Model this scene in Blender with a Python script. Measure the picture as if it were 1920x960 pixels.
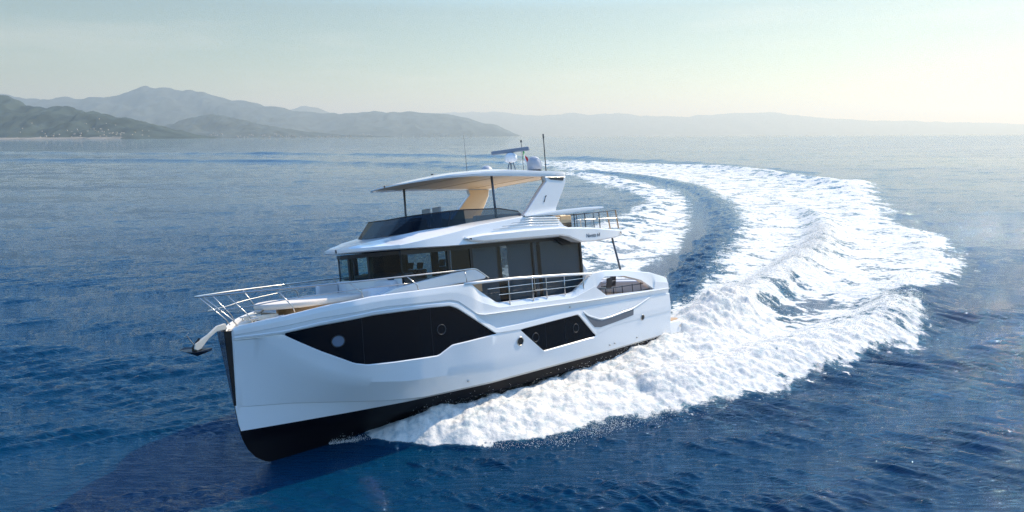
import bpy, math, random
import numpy as np
from mathutils import Matrix, Vector

for o in list(bpy.data.objects): bpy.data.objects.remove(o)
SC = bpy.context.scene
COL = SC.collection
R = math.radians
CAM_H = 9.83

# ------------------------------------------------------------------ camera
cd = bpy.data.cameras.new('camera'); cam = bpy.data.objects.new('camera', cd); COL.objects.link(cam)
cd.sensor_width = 36.0; cd.lens = 1273.7/1920*36; cd.clip_start = 0.1; cd.clip_end = 120000
PITCH = math.atan(226/1273.7)
cam.matrix_world = Matrix.Translation((0, 0, CAM_H)) @ Matrix.Rotation(math.pi/2-PITCH, 4, 'X') @ Matrix.Rotation(R(-0.24), 4, 'Z')
SC.camera = cam

# ------------------------------------------------------------------ sky and sun
SUN_AZ, SUN_EL = R(49), R(41)          # azimuth measured from +Y towards +X
wd = bpy.data.worlds.new('World'); SC.world = wd; wd.use_nodes = True
wn = wd.node_tree; wn.nodes.clear()
def wnode(t): return wn.nodes.new(t)
out = wnode('ShaderNodeOutputWorld'); bg = wnode('ShaderNodeBackground'); sky = wnode('ShaderNodeTexSky')
sky.sky_type = 'NISHITA'; sky.sun_disc = False; sky.sun_elevation = SUN_EL; sky.sun_rotation = SUN_AZ
sky.altitude = 0; sky.air_density = 1.0; sky.dust_density = .3; sky.ozone_density = 1.0
# thin high cloud veil
tc = wnode('ShaderNodeTexCoord'); mp = wnode('ShaderNodeMapping'); mp.inputs['Scale'].default_value = (1.2, 1.2, 9.0)
nz = wnode('ShaderNodeTexNoise'); nz.inputs['Scale'].default_value = 2.2; nz.inputs['Detail'].default_value = 7; nz.inputs['Roughness'].default_value = .55
rp = wnode('ShaderNodeMapRange'); rp.inputs['From Min'].default_value = .5; rp.inputs['From Max'].default_value = .78
rp.inputs['To Min'].default_value = 0; rp.inputs['To Max'].default_value = .22
mx = wnode('ShaderNodeMixRGB'); mx.inputs['Color2'].default_value = (5.6, 5.3, 4.8, 1)
wn.links.new(tc.outputs['Generated'], mp.inputs['Vector']); wn.links.new(mp.outputs[0], nz.inputs['Vector'])
wn.links.new(nz.outputs['Fac'], rp.inputs['Value']); wn.links.new(rp.outputs[0], mx.inputs['Fac'])
hs = wnode('ShaderNodeHueSaturation'); hs.inputs['Saturation'].default_value = 1.05
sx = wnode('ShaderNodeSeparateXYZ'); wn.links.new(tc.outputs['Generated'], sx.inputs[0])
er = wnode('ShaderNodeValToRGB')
RAMP = [(0.0, (.52, .49, .34)), (.17, (.54, .52, .40)), (.34, (1.08, 1.45, 1.55)), (.55, (.90, 1.4, 1.70)), (.9, (.4, .85, 1.4))]  # elevation tint; band above the view is over-brightened to light hull and water
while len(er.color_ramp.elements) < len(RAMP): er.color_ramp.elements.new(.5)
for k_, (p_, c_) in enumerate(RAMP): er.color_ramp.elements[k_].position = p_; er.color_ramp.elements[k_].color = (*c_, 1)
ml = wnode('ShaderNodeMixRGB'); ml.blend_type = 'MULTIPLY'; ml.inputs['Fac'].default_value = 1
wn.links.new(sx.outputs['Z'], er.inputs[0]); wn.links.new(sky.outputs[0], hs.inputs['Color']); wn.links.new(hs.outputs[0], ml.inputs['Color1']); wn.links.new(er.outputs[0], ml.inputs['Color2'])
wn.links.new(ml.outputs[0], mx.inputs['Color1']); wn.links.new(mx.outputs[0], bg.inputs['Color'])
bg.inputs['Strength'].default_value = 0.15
wn.links.new(bg.outputs[0], out.inputs['Surface'])

sl = bpy.data.lights.new('sun', 'SUN'); sun = bpy.data.objects.new('sun', sl); COL.objects.link(sun)
sl.energy = 3.8; sl.angle = R(0.53); sl.color = (1.0, .87, .66)
sd = Vector((math.sin(SUN_AZ)*math.cos(SUN_EL), math.cos(SUN_AZ)*math.cos(SUN_EL), math.sin(SUN_EL)))
sun.rotation_euler = sd.to_track_quat('Z', 'Y').to_euler(); sun.location = (0, 0, 60)

SC.view_settings.view_transform = 'Standard'; SC.view_settings.look = 'None'
SC.view_settings.exposure = 0.56; SC.view_settings.gamma = 1.0
SC.render.engine = 'CYCLES'
SC.cycles.use_denoising = True
try:
    SC.cycles.denoising_prefilter = 'NONE'
except Exception: pass
SC.cycles.max_bounces = 8; SC.cycles.transparent_max_bounces = 16; SC.cycles.volume_bounces = 0
SC.cycles.sample_clamp_indirect = 3.0

# ------------------------------------------------------------------ materials
def mat(name, col, rough=.5, metal=0., coat=0., noise=None, spec=.5, bump=None):
    m = bpy.data.materials.new(name); m.use_nodes = True; nt = m.node_tree
    b = nt.nodes['Principled BSDF']
    b.inputs['Base Color'].default_value = (*col, 1); b.inputs['Roughness'].default_value = rough
    b.inputs['Metallic'].default_value = metal; b.inputs['Coat Weight'].default_value = coat
    b.inputs['Coat Roughness'].default_value = .05; b.inputs['Specular IOR Level'].default_value = spec
    if noise:
        scale, amt = noise
        t = nt.nodes.new('ShaderNodeTexCoord'); n = nt.nodes.new('ShaderNodeTexNoise'); n.inputs['Scale'].default_value = scale
        n.inputs['Detail'].default_value = 4
        r = nt.nodes.new('ShaderNodeMapRange'); r.inputs['To Min'].default_value = 1-amt; r.inputs['To Max'].default_value = 1+amt*.3
        x = nt.nodes.new('ShaderNodeMixRGB'); x.blend_type = 'MULTIPLY'; x.inputs['Fac'].default_value = 1
        x.inputs['Color1'].default_value = (*col, 1)
        nt.links.new(t.outputs['Object'], n.inputs['Vector']); nt.links.new(n.outputs['Fac'], r.inputs['Value'])
        nt.links.new(r.outputs[0], x.inputs['Color2']); nt.links.new(x.outputs[0], b.inputs['Base Color'])
    if bump:
        scale, st = bump
        t = nt.nodes.new('ShaderNodeTexCoord'); n = nt.nodes.new('ShaderNodeTexNoise'); n.inputs['Scale'].default_value = scale
        bp = nt.nodes.new('ShaderNodeBump'); bp.inputs['Strength'].default_value = st; bp.inputs['Distance'].default_value = .02
        nt.links.new(t.outputs['Object'], n.inputs['Vector']); nt.links.new(n.outputs['Fac'], bp.inputs['Height'])
        nt.links.new(bp.outputs[0], b.inputs['Normal'])
    return m
def glass(name, tint, refl=.85, rough=.01):
    m = bpy.data.materials.new(name); m.use_nodes = True; nt = m.node_tree; nt.nodes.clear()
    o = nt.nodes.new('ShaderNodeOutputMaterial'); tr = nt.nodes.new('ShaderNodeBsdfTransparent'); gl = nt.nodes.new('ShaderNodeBsdfGlossy')
    tr.inputs['Color'].default_value = (*tint, 1); gl.inputs['Roughness'].default_value = rough; gl.inputs['Color'].default_value = (refl, refl, refl*1.05, 1)
    lw = nt.nodes.new('ShaderNodeLayerWeight'); lw.inputs['Blend'].default_value = .5
    pw = nt.nodes.new('ShaderNodeMath'); pw.operation = 'POWER'; pw.inputs[1].default_value = 4.0; nt.links.new(lw.outputs['Facing'], pw.inputs[0])
    fr = nt.nodes.new('ShaderNodeMath'); fr.operation = 'MULTIPLY_ADD'; fr.inputs[1].default_value = .9; fr.inputs[2].default_value = .05; nt.links.new(pw.outputs[0], fr.inputs[0])
    mxx = nt.nodes.new('ShaderNodeMixShader')
    nt.links.new(fr.outputs[0], mxx.inputs[0]); nt.links.new(tr.outputs[0], mxx.inputs[1]); nt.links.new(gl.outputs[0], mxx.inputs[2])
    nt.links.new(mxx.outputs[0], o.inputs['Surface'])
    return m
M = dict(
    gel=mat('white_gelcoat', (.86, .86, .85), .22, coat=.5, noise=(.8, .03)),
    deckwhite=mat('nonskid_white', (.78, .70, .58), .6, bump=(60, .15)),
    anti=mat('antifouling', (.004, .004, .007), .5, noise=(2.0, .3), spec=.2),
    hwin=mat('hull_glass', (.001, .004, .009), .05, spec=.16),
    black=mat('black_paint', (.01, .011, .014), .35),
    dark=mat('dark_trim', (.02, .025, .035), .4),
    steel=mat('polished_steel', (.58, .56, .53), .28, metal=1),
    stemp=mat('stem_steel', (.10, .16, .24), .25, metal=.8),
    teak=mat('teak', (.52, .33, .18), .6, noise=(9, .25)),
    cushion=mat('cream_cushion', (.80, .71, .62), .8, bump=(30, .2)),
    cushionb=mat('white_cushion', (.72, .73, .76), .8, bump=(30, .2)),
    tan=mat('tan_liner', (.64, .47, .29), .5, noise=(1.5, .06)),
    grey=mat('grey_post', (.12, .15, .19), .35, metal=.3),
    greyd=mat('radome_grey', (.42, .44, .48), .45), barm=mat('scanner_bar_shaded', (.20, .24, .30), .5),  # scanner bar: its shadow-side tone is put into the base colour
    shade=mat('roller_blind', (.25, .30, .33), .75),
    inter=mat('interior_dark', (.02, .035, .055), .6),
    wood=mat('interior_wood', (.13, .12, .11), .5),
    gfront=glass('clear_glass', (.66, .80, .80), refl=.35),
    gside=glass('tinted_side_glass', (.44, .50, .53), refl=.5),
    gfly=glass('dark_screen_glass', (.012, .04, .09), refl=.4),
    gflyl=glass('grey_screen_glass', (.32, .33, .33)),
    ventg=mat('vent_grey', (.13, .14, .16), .5),
    red=mat('flag_red', (.55, .03, .03), .8), green=mat('flag_green', (.01, .28, .06), .8), fwhite=mat('flag_white', (.75, .75, .75), .8),
    letter=mat('lettering_grey', (.07, .08, .10), .5),
)

# ------------------------------------------------------------------ helpers
def link(name, me, m=None, parent=None, smooth=False, label=None):
    o = bpy.data.objects.new(name, me); COL.objects.link(o)
    if m: me.materials.append(m)
    if parent: o.parent = parent
    if smooth:
        me.polygons.foreach_set('use_smooth', [True]*len(me.polygons))
    if label: o['label'] = label
    return o
def tag(o, label, cat, group=None):
    o['label'] = label; o['category'] = cat
    if group: o['group'] = group
    return o
class MB:
    def __init__(s): s.v = []; s.f = []
    def add(s, v, f):
        n = len(s.v); s.v += [tuple(map(float, p)) for p in v]; s.f += [tuple(i+n for i in q) for q in f]; return s
    def box(s, x0, x1, y0, y1, z0, z1):
        v = [(x, y, z) for x in (x0, x1) for y in (y0, y1) for z in (z0, z1)]
        return s.add(v, [(0,1,3,2),(4,6,7,5),(0,4,5,1),(2,3,7,6),(0,2,6,4),(1,5,7,3)])
    def prism_y(s, poly, y0, y1):          # outline in (x, z) swept from y0 to y1
        n = len(poly); v = [(x, y0, z) for x, z in poly]+[(x, y1, z) for x, z in poly]
        return s.add(v, [tuple(range(n))[::-1], tuple(range(n, 2*n))]+[(i, (i+1) % n, n+(i+1) % n, n+i) for i in range(n)])
    def prism_z(s, poly, z0, z1):
        n = len(poly); v = [(x, y, z0) for x, y in poly]+[(x, y, z1) for x, y in poly]
        return s.add(v, [tuple(range(n))[::-1], tuple(range(n, 2*n))]+[(i, (i+1) % n, n+(i+1) % n, n+i) for i in range(n)])
    def tube(s, pts, r, k=10, closed=False):
        pts = [Vector(p) for p in pts]; n = len(pts); rr = r if hasattr(r, '__len__') else [r]*n
        rings = []; up = None
        for i, p in enumerate(pts):
            a = pts[i-1] if (i > 0 or closed) else p; b = pts[(i+1) % n] if (i < n-1 or closed) else p
            t = (b-a).normalized()
            if up is None: up = t.orthogonal()
            up = (up-t*up.dot(t)).normalized(); w = t.cross(up)
            rings.append([p+(up*math.cos(q)+w*math.sin(q))*rr[i] for q in [2*math.pi*j/k for j in range(k)]])
        v = [c for rg in rings for c in rg]; f = []
        for i in range(n if closed else n-1):
            i2 = (i+1) % n
            for j in range(k): f.append((i*k+j, i*k+(j+1) % k, i2*k+(j+1) % k, i2*k+j))
        if not closed: f += [tuple(range(k))[::-1], tuple(range((n-1)*k, n*k))]
        return s.add(v, f)
    def lathe(s, prof, c=(0, 0, 0), k=24):   # profile of (r, z)
        v = []; f = []
        for r, z in prof:
            for j in range(k):
                a = 2*math.pi*j/k; v.append((c[0]+r*math.cos(a), c[1]+r*math.sin(a), c[2]+z))
        for i in range(len(prof)-1):
            for j in range(k): f.append((i*k+j, i*k+(j+1) % k, (i+1)*k+(j+1) % k, (i+1)*k+j))
        f += [tuple(range(k))[::-1], tuple(range((len(prof)-1)*k, len(prof)*k))]
        return s.add(v, f)
    def build(s, name, m, parent=None, smooth=False, bevel=0, label=None, sub=0):
        me = bpy.data.meshes.new(name); me.from_pydata(s.v, [], s.f); me.validate(); me.update()
        o = link(name, me, m, parent, smooth, label)
        if sub:
            md = o.modifiers.new('s', 'SUBSURF'); md.levels = sub; md.render_levels = sub
        if bevel:
            md = o.modifiers.new('b', 'BEVEL'); md.width = bevel; md.segments = 3; md.limit_method = 'ANGLE'; md.angle_limit = R(35)
            me.polygons.foreach_set('use_smooth', [True]*len(me.polygons))
            wnm = o.modifiers.new('w', 'WEIGHTED_NORMAL')
        return o
def sharp(me, ang=28):
    me.polygons.foreach_set('use_smooth', [True]*len(me.polygons))
    me.set_sharp_from_angle(angle=R(ang))
def grid_mesh(name, rows, m, parent=None, ang=28, label=None, skip=None, closed=False):
    """rows: list of equally long point lists -> quads"""
    nr, nc = len(rows), len(rows[0]); v = [tuple(map(float, p)) for r in rows for p in r]; f = []
    for i in range(nr-1):
        for j in range(nc-1):
            if skip and skip(i, j): continue
            f.append((i*nc+j, i*nc+j+1, (i+1)*nc+j+1, (i+1)*nc+j))
    me = bpy.data.meshes.new(name); me.from_pydata(v, [], f); me.update()
    sharp(me, ang)
    return link(name, me, m, parent, False, label)

# ------------------------------------------------------------------ numpy noise
_rng = np.random.RandomState(7)
_perm = _rng.permutation(4096); _grad = np.stack([np.cos(np.linspace(0, 2*np.pi, 256, False)), np.sin(np.linspace(0, 2*np.pi, 256, False))], 1).astype(np.float32)
def perlin(x, y, seed=0):
    xi = np.floor(x).astype(np.int64); yi = np.floor(y).astype(np.int64); xf = (x-xi).astype(np.float32); yf = (y-yi).astype(np.float32)
    u = xf*xf*xf*(xf*(xf*6-15)+10); v = yf*yf*yf*(yf*(yf*6-15)+10)
    def g(a, b, dx, dy):
        h = _perm[(_perm[(a+seed*131) & 4095]+b) & 4095] & 255; gr = _grad[h]; return gr[..., 0]*dx+gr[..., 1]*dy
    n00 = g(xi, yi, xf, yf); n10 = g(xi+1, yi, xf-1, yf); n01 = g(xi, yi+1, xf, yf-1); n11 = g(xi+1, yi+1, xf-1, yf-1)
    return ((n00*(1-u)+n10*u)*(1-v)+(n01*(1-u)+n11*u)*v)*1.5
def fbm(x, y, oct=4, seed=0, gain=.5):
    s = 0; a = 1
    for i in range(oct): s = s+a*perlin(x*2**i, y*2**i, seed+i); a *= gain
    return s
def sstep(a, b, x):
    t = np.clip((x-a)/(b-a), 0, 1); return t*t*(3-2*t)

# ================================================================== SEA
def seg_dist(px, py, poly, closed):
    """distance to a polyline, parameter along it 0..1"""
    P = np.array(poly, float); n = len(P); best = np.full(px.shape, 1e18); par = np.zeros(px.shape); side = np.zeros(px.shape)
    segs = n if closed else n-1
    for i in range(segs):
        a = P[i]; b = P[(i+1) % n]; d = b-a; L2 = d@d
        t = np.clip(((px-a[0])*d[0]+(py-a[1])*d[1])/L2, 0, 1)
        qx = px-(a[0]+t*d[0]); qy = py-(a[1]+t*d[1]); dd = qx*qx+qy*qy
        m = dd < best; best = np.where(m, dd, best); par = np.where(m, (i+t)/segs, par)
        side = np.where(m, np.sign(d[0]*qy-d[1]*qx), side)
    return np.sqrt(best), par, side
def inside(px, py, poly):
    P = np.array(poly, float); n = len(P); c = np.zeros(px.shape, bool)
    for i in range(n):
        x1, y1 = P[i]; x2, y2 = P[(i+1) % n]
        if y1 == y2: continue
        m = ((y1 > py) != (y2 > py)) & (px < (x2-x1)*(py-y1)/(y2-y1)+x1); c ^= m
    return c
def sdist(px, py, poly):
    d, _, _ = seg_dist(px, py, poly, True); return np.where(inside(px, py, poly), d, -d)

# outline of the white water, metres on the sea surface
OUTER = [(-4.7, 21.0), (-4.6, 20.2), (-3.57, 20.0), (-2.63, 20.05), (-1.77, 19.91), (-0.74, 19.9), (0.06, 20.24), (1.3, 20.51), (2.29, 21.04), (3.32, 21.51), (4.73, 21.99), (6.17, 22.4), (7.53, 23.02), (9.56, 23.67), (11.43, 24.75), (11.9, 26.02), (14.07, 26.84), (16.13, 28.68), (19.03, 30.16), (21.23, 33.37), (25.49, 40.86), (31.16, 44.69), (36.91, 53.56), (41.88, 61.64), (43.24, 71.75), (52.0, 90.43), (62.14, 112.73), (70.01, 131.03), (66.26, 138.35), (64.56, 150.8), (68.16, 176.03), (63.58, 200.63), (53.52, 225.6), (36.63, 246.79), (13.2, 266.17), (-4.1, 268.39), (-19.55, 256.13), (-45, 270), (-44, 258), (-19, 243),
         (-3.69, 236.18), (10.43, 210.05), (15.09, 143.43), (17.83, 114.0), (17.51, 102.05), (13.79, 89.63), (8.67, 75.33), (2.02, 60.48), (-2, 50), (-3, 42), (0, 36), (3.4, 34.5), (1.5, 30), (-3, 24)]
CH_R = [(15.0, 184.0), (25.97, 174.57), (31.68, 155.61), (33.9, 131.02), (30.87, 104.16), (25.59, 80.44), (22.03, 69.39), (16.54, 55.12), (12.04, 44.21), (9.3, 38.84)]
CH_L = [(7.6, 34.5), (5.79, 39.88), (8.81, 46.47), (13.03, 54.16), (17.29, 64.09), (22.08, 77.85), (27.8, 99.82), (30.4, 125.5), (28.49, 149.72), (22, 170)]
CHANNEL = CH_R+CH_L
R2 = [(7.29, 30.67), (8.66, 31.8), (10.81, 34.27), (14.96, 40.47), (19.63, 47.21), (27.4, 59.45), (36, 80), (42, 110)]
R3 = [(4.5, 25.0), (7.27, 26.08), (9.97, 27.73), (13.02, 29.59), (16.71, 32.16), (22.42, 37.58), (29, 46)]
HOL = [(10.0, 32.0), (12.34, 33.9), (16.06, 37.35), (20, 43)]
FL1 = [(-800, 600), (-388.3, 472.61), (-246.87, 419.01), (-106.88, 383.28), (-15.1, 328.22), (31.72, 289.85), (60.32, 238.76), (74.46, 181.31)]
FL2 = [(-600, 420), (-257.41, 312.73), (-146.26, 285.37), (-74.0, 264.83), (-39.13, 240.22), (-9.62, 208.27), (12.42, 175.65)]
# boat pose
BT = Vector((6.457, 32.481, -.07))
BR = np.array([[-0.7323, 0.6756, -0.0854], [-0.6798, -0.718, 0.1497], [0.0398, 0.1677, 0.985]])
def b2w(p): return BR@np.array(p, float)+np.array(BT)

def smooth_curve(poly, n=8):
    P = np.array(poly, float); outp = []
    for i in range(len(P)-1):
        p0 = P[max(i-1, 0)]; p1 = P[i]; p2 = P[i+1]; p3 = P[min(i+2, len(P)-1)]
        for k in range(n):
            t = k/n; outp.append(.5*((2*p1)+(-p0+p2)*t+(2*p0-5*p1+4*p2-p3)*t*t+(-p0+3*p1-3*p2+p3)*t**3))
    outp.append(P[-1]); return np.array(outp)
CHANNEL_S = np.vstack([smooth_curve(CH_R, 3), smooth_curve(CH_L, 3)])

# hull side contact line used by the spray sheet (boat x -> world), spray height there
HX = np.array([17.2, 16.3, 15.17, 14.33, 13.31, 11.9, 10.36, 8.93, 6.71, 5.18, 4.17, 2.7, .5, -1.2])
HYB = np.array([.05, .3, 1.2, 1.7, 2.0, 2.15, 2.3, 2.35, 2.4, 2.4, 2.4, 2.4, 2.3, 1.6])
HHT = np.array([-.02, .03, .44, .66, .74, .66, .64, .64, .60, .68, .76, .78, .74, .5])
SPRAY = np.array([b2w((x, y, -.1)) for x, y in zip(HX, HYB)])[:, :2]
NEAR_W = np.array([.25, .45, 1.0, 1.5, 2.2, 3.0, 3.3, 3.6, 4.2, 4.7, 5, 5, 5, 5])

def waves(x, y, sp):
    """open-water swell and chop; sp = local mesh spacing, finer waves fade out where the mesh cannot carry them"""
    rs = np.random.RandomState(3); z = np.zeros_like(x)
    wr = sstep(-18, 18, x)      # wave trains cross on the left, run one way on the right
    for i in range(64):
        lam = .25*(4.4**(i/63.0))
        for s, ang0 in ((0, -30), (1, 27)):
            ang = R(ang0+rs.normal()*(4+5*i/63)); k = 2*np.pi/lam
            kx, ky = -math.sin(ang), math.cos(ang)      # crest along ang
            a = .0120*lam**.62*(1.0 if s == 0 else .8)
            ph = rs.rand()*6.283
            w = (.28+.72*wr) if s == 0 else (1.05-.8*wr)
            fade = np.clip((lam/sp-2.4)/1.4, 0, 1)
            z = z+a*w*fade*np.sin(k*(kx*x+ky*y)+ph)
    for i in range(22):
        lam = 1.4*(5.5**(i/21.0)); ang = R(rs.normal()*16+6); k = 2*np.pi/lam; ph = rs.rand()*6.283
        z = z+.0052*lam**.95*np.clip((lam/sp-2.4)/1.4, 0, 1)*np.sin(k*(-math.sin(ang)*x+math.cos(ang)*y)+ph)
    for lam, ang, a in ((11, 12, .025), (17, -8, .03), (27, 5, .04)):
        k = 2*np.pi/lam; ang = R(ang); z = z+a*np.clip((lam/sp-3)/3, 0, 1)*np.sin(k*(-math.sin(ang)*x+math.cos(ang)*y)+lam)
    return z

def sea_fields(x, y, sp):
    z = np.zeros_like(x); foam = np.zeros_like(x)
    r = np.hypot(x, y)
    near = (r < 700)
    xs, ys, ss = x[near], y[near], sp[near]
    zn = waves(xs, ys, ss)*(.75+.5*np.clip(fbm(xs/14, ys/14, 2, 40)+.5, 0, 1))*(1-.5*sstep(24, 80, np.hypot(xs, ys)))
    w0 = zn.copy()
    # warp so that outlines look torn
    rr = np.hypot(xs, ys)
    sc = np.clip(rr/45, .5, 3.2)
    jag = fbm(xs/1.7/sc, ys/1.7/sc, 5, 11, .6)*1.0*sc*(1-.5*sstep(30, 22, rr))
    jag2 = fbm(xs/7, ys/7, 3, 21)*1.2*np.clip(rr/50-.45, .05, 2)-.3*sstep(32, 24, rr)
    d = sdist(xs, ys, OUTER)
    dc = sdist(xs, ys, CHANNEL_S)
    e = d+jag*.55+jag2
    ec = dc+jag*.5
    out_f = sstep(-.45, 1.3, e/np.clip(rr/30, .7, 3))
    ch_f = sstep(-1.6, .9, ec/np.clip(rr/40, .6, 3))
    # dark channel keeps a little torn foam
    f = out_f*(1-ch_f)
    # worn, streaky foam on the old inner wake
    wx = xs+1.5*fbm(xs/5, ys/5, 2, 5); wy = ys+1.5*fbm(xs/5, ys/5, 2, 6)
    patch = fbm(wx/2.6, wy/2.6, 4, 31, .6)
    inner = sstep(0, 14, sdist(xs, ys, [(-6, 38), (6, 37), (14, 54), (22, 76), (28, 100), (31, 130), (27, 160), (14, 182), (-30, 262), (-60, 270), (-60, 30)])+3)
    age = sstep(45, 210, rr)
    thin = np.clip(.30+.25*inner+.25*age, 0, .66)
    f = f*(1-thin*sstep(-.15, .45, patch))
    # scattered flecks in channel and beyond the edge
    fleck = sstep(.52, .8, fbm(xs/.5, ys/.5, 4, 51, .65))*sstep(-2.5*sc, .2, d+jag2)*.6
    f = np.clip(np.maximum(f, fleck*(1-ch_f*.7)), 0, 1)
    f = f*(1-sstep(175, 200, ys)*sstep(35, -25, xs)*.75)
    dh, _, _ = seg_dist(xs, ys, smooth_curve(HOL, 4), False)
    f = f*(1-.55*np.exp(-(dh/1.7)**2)*sstep(-.35, .3, patch+.1*jag))
    # far old wake line drifting to the left
    d1, p1, s1 = seg_dist(xs, ys, smooth_curve(FL1, 5), False); d2, p2, s2 = seg_dist(xs, ys, smooth_curve(FL2, 5), False)
    br = fbm(xs/40, ys/40, 3, 61)
    zn = zn+(1.1*np.exp(-(d1/8)**2)-.7*np.exp(-((d1-11)/6)**2))*(.8+.5*br)*sstep(150, 240, rr)
    zn = zn+(1.0*np.exp(-(d2/6)**2)-.6*np.exp(-((d2-9)/5)**2))*(.8+.5*br)*sstep(150, 230, rr)
    # wake relief
    def ridge(line, wa, h, a=0., b=1.):
        dd, pp, _ = seg_dist(xs, ys, smooth_curve(line, 4), False)
        return h*np.exp(-(dd/wa)**2)*sstep(0, .12, pp+.04)*sstep(1, .8, pp)
    zn = zn+ridge(R2, 1.5, 1.0)+ridge(R3, 1.6, .75)-ridge(HOL, 2.0, .25)+ridge(CH_R, 2.6, .55)-ridge(CH_L, 3.5, .35)
    rim = np.exp(-((d-2.2*sc)/(1.5*sc))**2)*(d > -3*sc)
    zn = zn+rim*.22*sc**.7*sstep(22, 34, rr)*(.6+.8*np.clip(fbm(xs/6, ys/6, 2, 71)+.5, 0, 1))
    rim2 = np.exp(-((d-3)/3.5)**2)*sstep(100, 140, ys)*sstep(45, 58, xs); zn = zn+rim2*1.0
    zn = zn-.85*w0*np.minimum(f, 1)+ch_f*.11*fbm(xs/.7, ys/1.1, 4, 87, .6)
    # turbulence of the foam itself
    l1 = fbm(xs/.9, ys/.9, 5, 81, .55); l2 = fbm(xs/3.4, ys/3.4, 3, 91)
    amp = f*(.055+.05*np.exp(-((xs-9)**2+(ys-28)**2)/160))
    zn = zn+amp*(l1*.8+fbm(xs/.3, ys/.3, 3, 83, .6)*.35+np.abs(l2)*.7)+f*.08*fbm(xs/9, ys/9, 2, 84)
    # spray sheet thrown out along the port side of the hull
    ds, ps, sd_ = seg_dist(xs, ys, SPRAY, False)
    nseg = len(SPRAY)-1
    ht = np.interp(ps*nseg, np.arange(nseg+1), HHT); wd_ = np.interp(ps*nseg, np.arange(nseg+1), NEAR_W)
    hf = fbm(xs/1.2, ys/1.2, 5, 101, .52)
    t = np.clip(ds/wd_, 0, 1.6)
    prof = np.where(sd_ > 0, np.exp(-(ds/.8)**2), np.clip(1-t, 0, 1)**.85*(1+.25*np.sin(np.clip(t, 0, 1)*3.14)))
    sheet = ht*prof*sstep(0, .02, ps+.004)
    zn = np.maximum(zn, sheet*(1+.20*hf)+.05*hf*(sheet > .02))
    # churned hump behind the transom
    qx, qy = xs-10.9, ys-34.6
    hump = np.exp(-((qx*.68+qy*.73)/3.6)**2-((-qx*.73+qy*.68)/2.3)**2)
    zn = zn+hump*(.95+.25*hf+.15*l1)
    f = np.maximum(f, 1.35*sstep(.12, .45, hump+.1*hf))
    f = np.maximum(f, 1.35*sstep(.05, .22, sheet+.06*hf))
    f = f*(1+.25*np.exp(-((xs-9)**2+(ys-27)**2)/60))
    # keep the water down inside and to starboard of the hull
    bx = (xs-BT[0])*BR[0, 0]+(ys-BT[1])*BR[1, 0]; by = (xs-BT[0])*BR[0, 1]+(ys-BT[1])*BR[1, 1]
    hwl = np.interp(bx, [0, 8, 12, 14, 15.5, 17, 18.5], [2.0, 1.9, 1.6, 1.0, .3, .05, 0]); inh = sstep(-.4, .3, bx)*sstep(17, 15.5, bx)*sstep(0, -.35, np.abs(by)-hwl)
    zn = zn*(1-inh)-.5*inh
    z[near] = zn; foam[near] = f
    return z, foam

def build_sea():
    rad = [4.0]
    while rad[-1] < 800:
        r = rad[-1]
        rad.append(r+(max(.25, 0) if r < 12 else min(max(r*r/7600, .04), .0031*r)))
    while rad[-1] < 11500: rad.append(rad[-1]*1.03)
    rad = np.array(rad)
    fine = np.linspace(-R(40.5), R(40.5), 900)
    side = np.linspace(R(40.5), 2*math.pi-R(40.5), 90)[1:-1]
    th = np.concatenate([fine, side]); nt_ = len(th); nr = len(rad)
    X = np.outer(rad, np.sin(th)); Y = np.outer(rad, np.cos(th))
    dr = np.gradient(rad); sp = np.maximum(np.repeat(dr[:, None], nt_, 1), rad[:, None]*np.where(np.arange(nt_)[None, :] < 900, .00157, .06))
    Z, F = sea_fields(X.ravel(), Y.ravel(), sp.ravel())
    # horizon curvature is ignored: the sheet simply ends at the real horizon distance
    co = np.stack([X.ravel(), Y.ravel(), Z], 1).astype(np.float32)
    i = np.arange(nr-1)[:, None]*nt_; j = np.arange(nt_)[None, :]; j2 = (j+1) % nt_
    q = np.stack([i+j, i+nt_+j, i+nt_+j2, i+j2], -1).reshape(-1, 4)
    fq = F[q].max(1)
    def mk(name, quads, close):
        used = np.unique(quads); remap = np.full(len(co), -1, np.int64); remap[used] = np.arange(len(used))
        v = co[used]; me = bpy.data.meshes.new(name); qq = remap[quads]
        if close:
            v = np.vstack([v, [[0, 0, 0]]]).astype(np.float32); c = len(v)-1
        me.vertices.add(len(v)); me.vertices.foreach_set('co', v.ravel())
        tris = np.zeros((0, 3), np.int64)
        if close:
            jj = np.arange(nt_); tris = np.stack([np.full(nt_, c), remap[jj], remap[(jj+1) % nt_]], 1)
        nl = qq.size+tris.size; me.loops.add(nl); me.loops.foreach_set('vertex_index', np.concatenate([qq.ravel(), tris.ravel()]).astype(np.int32))
        me.polygons.add(len(qq)+len(tris))
        st = np.concatenate([np.arange(len(qq))*4, len(qq)*4+np.arange(len(tris))*3]).astype(np.int32)
        me.polygons.foreach_set('loop_start', st)
        me.polygons.foreach_set('use_smooth', np.ones(len(st), bool))
        me.update(calc_edges=True)
        a = me.attributes.new('foam', 'FLOAT', 'POINT'); fv = F[used]
        if close: fv = np.append(fv, 0)
        a.data.foreach_set('value', fv.astype(np.float32))
        o = link(name, me); return o
    sea = mk('sea', q[fq <= .45], True); wake = mk('wake_foam', q[fq > .45], False)
    sea['kind'] = 'structure'; sea['label'] = 'rippled deep blue sea'
    wake['kind'] = 'stuff'; wake['label'] = 'churned white foam of the curving wake'
    return sea, wake, co, F

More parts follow.
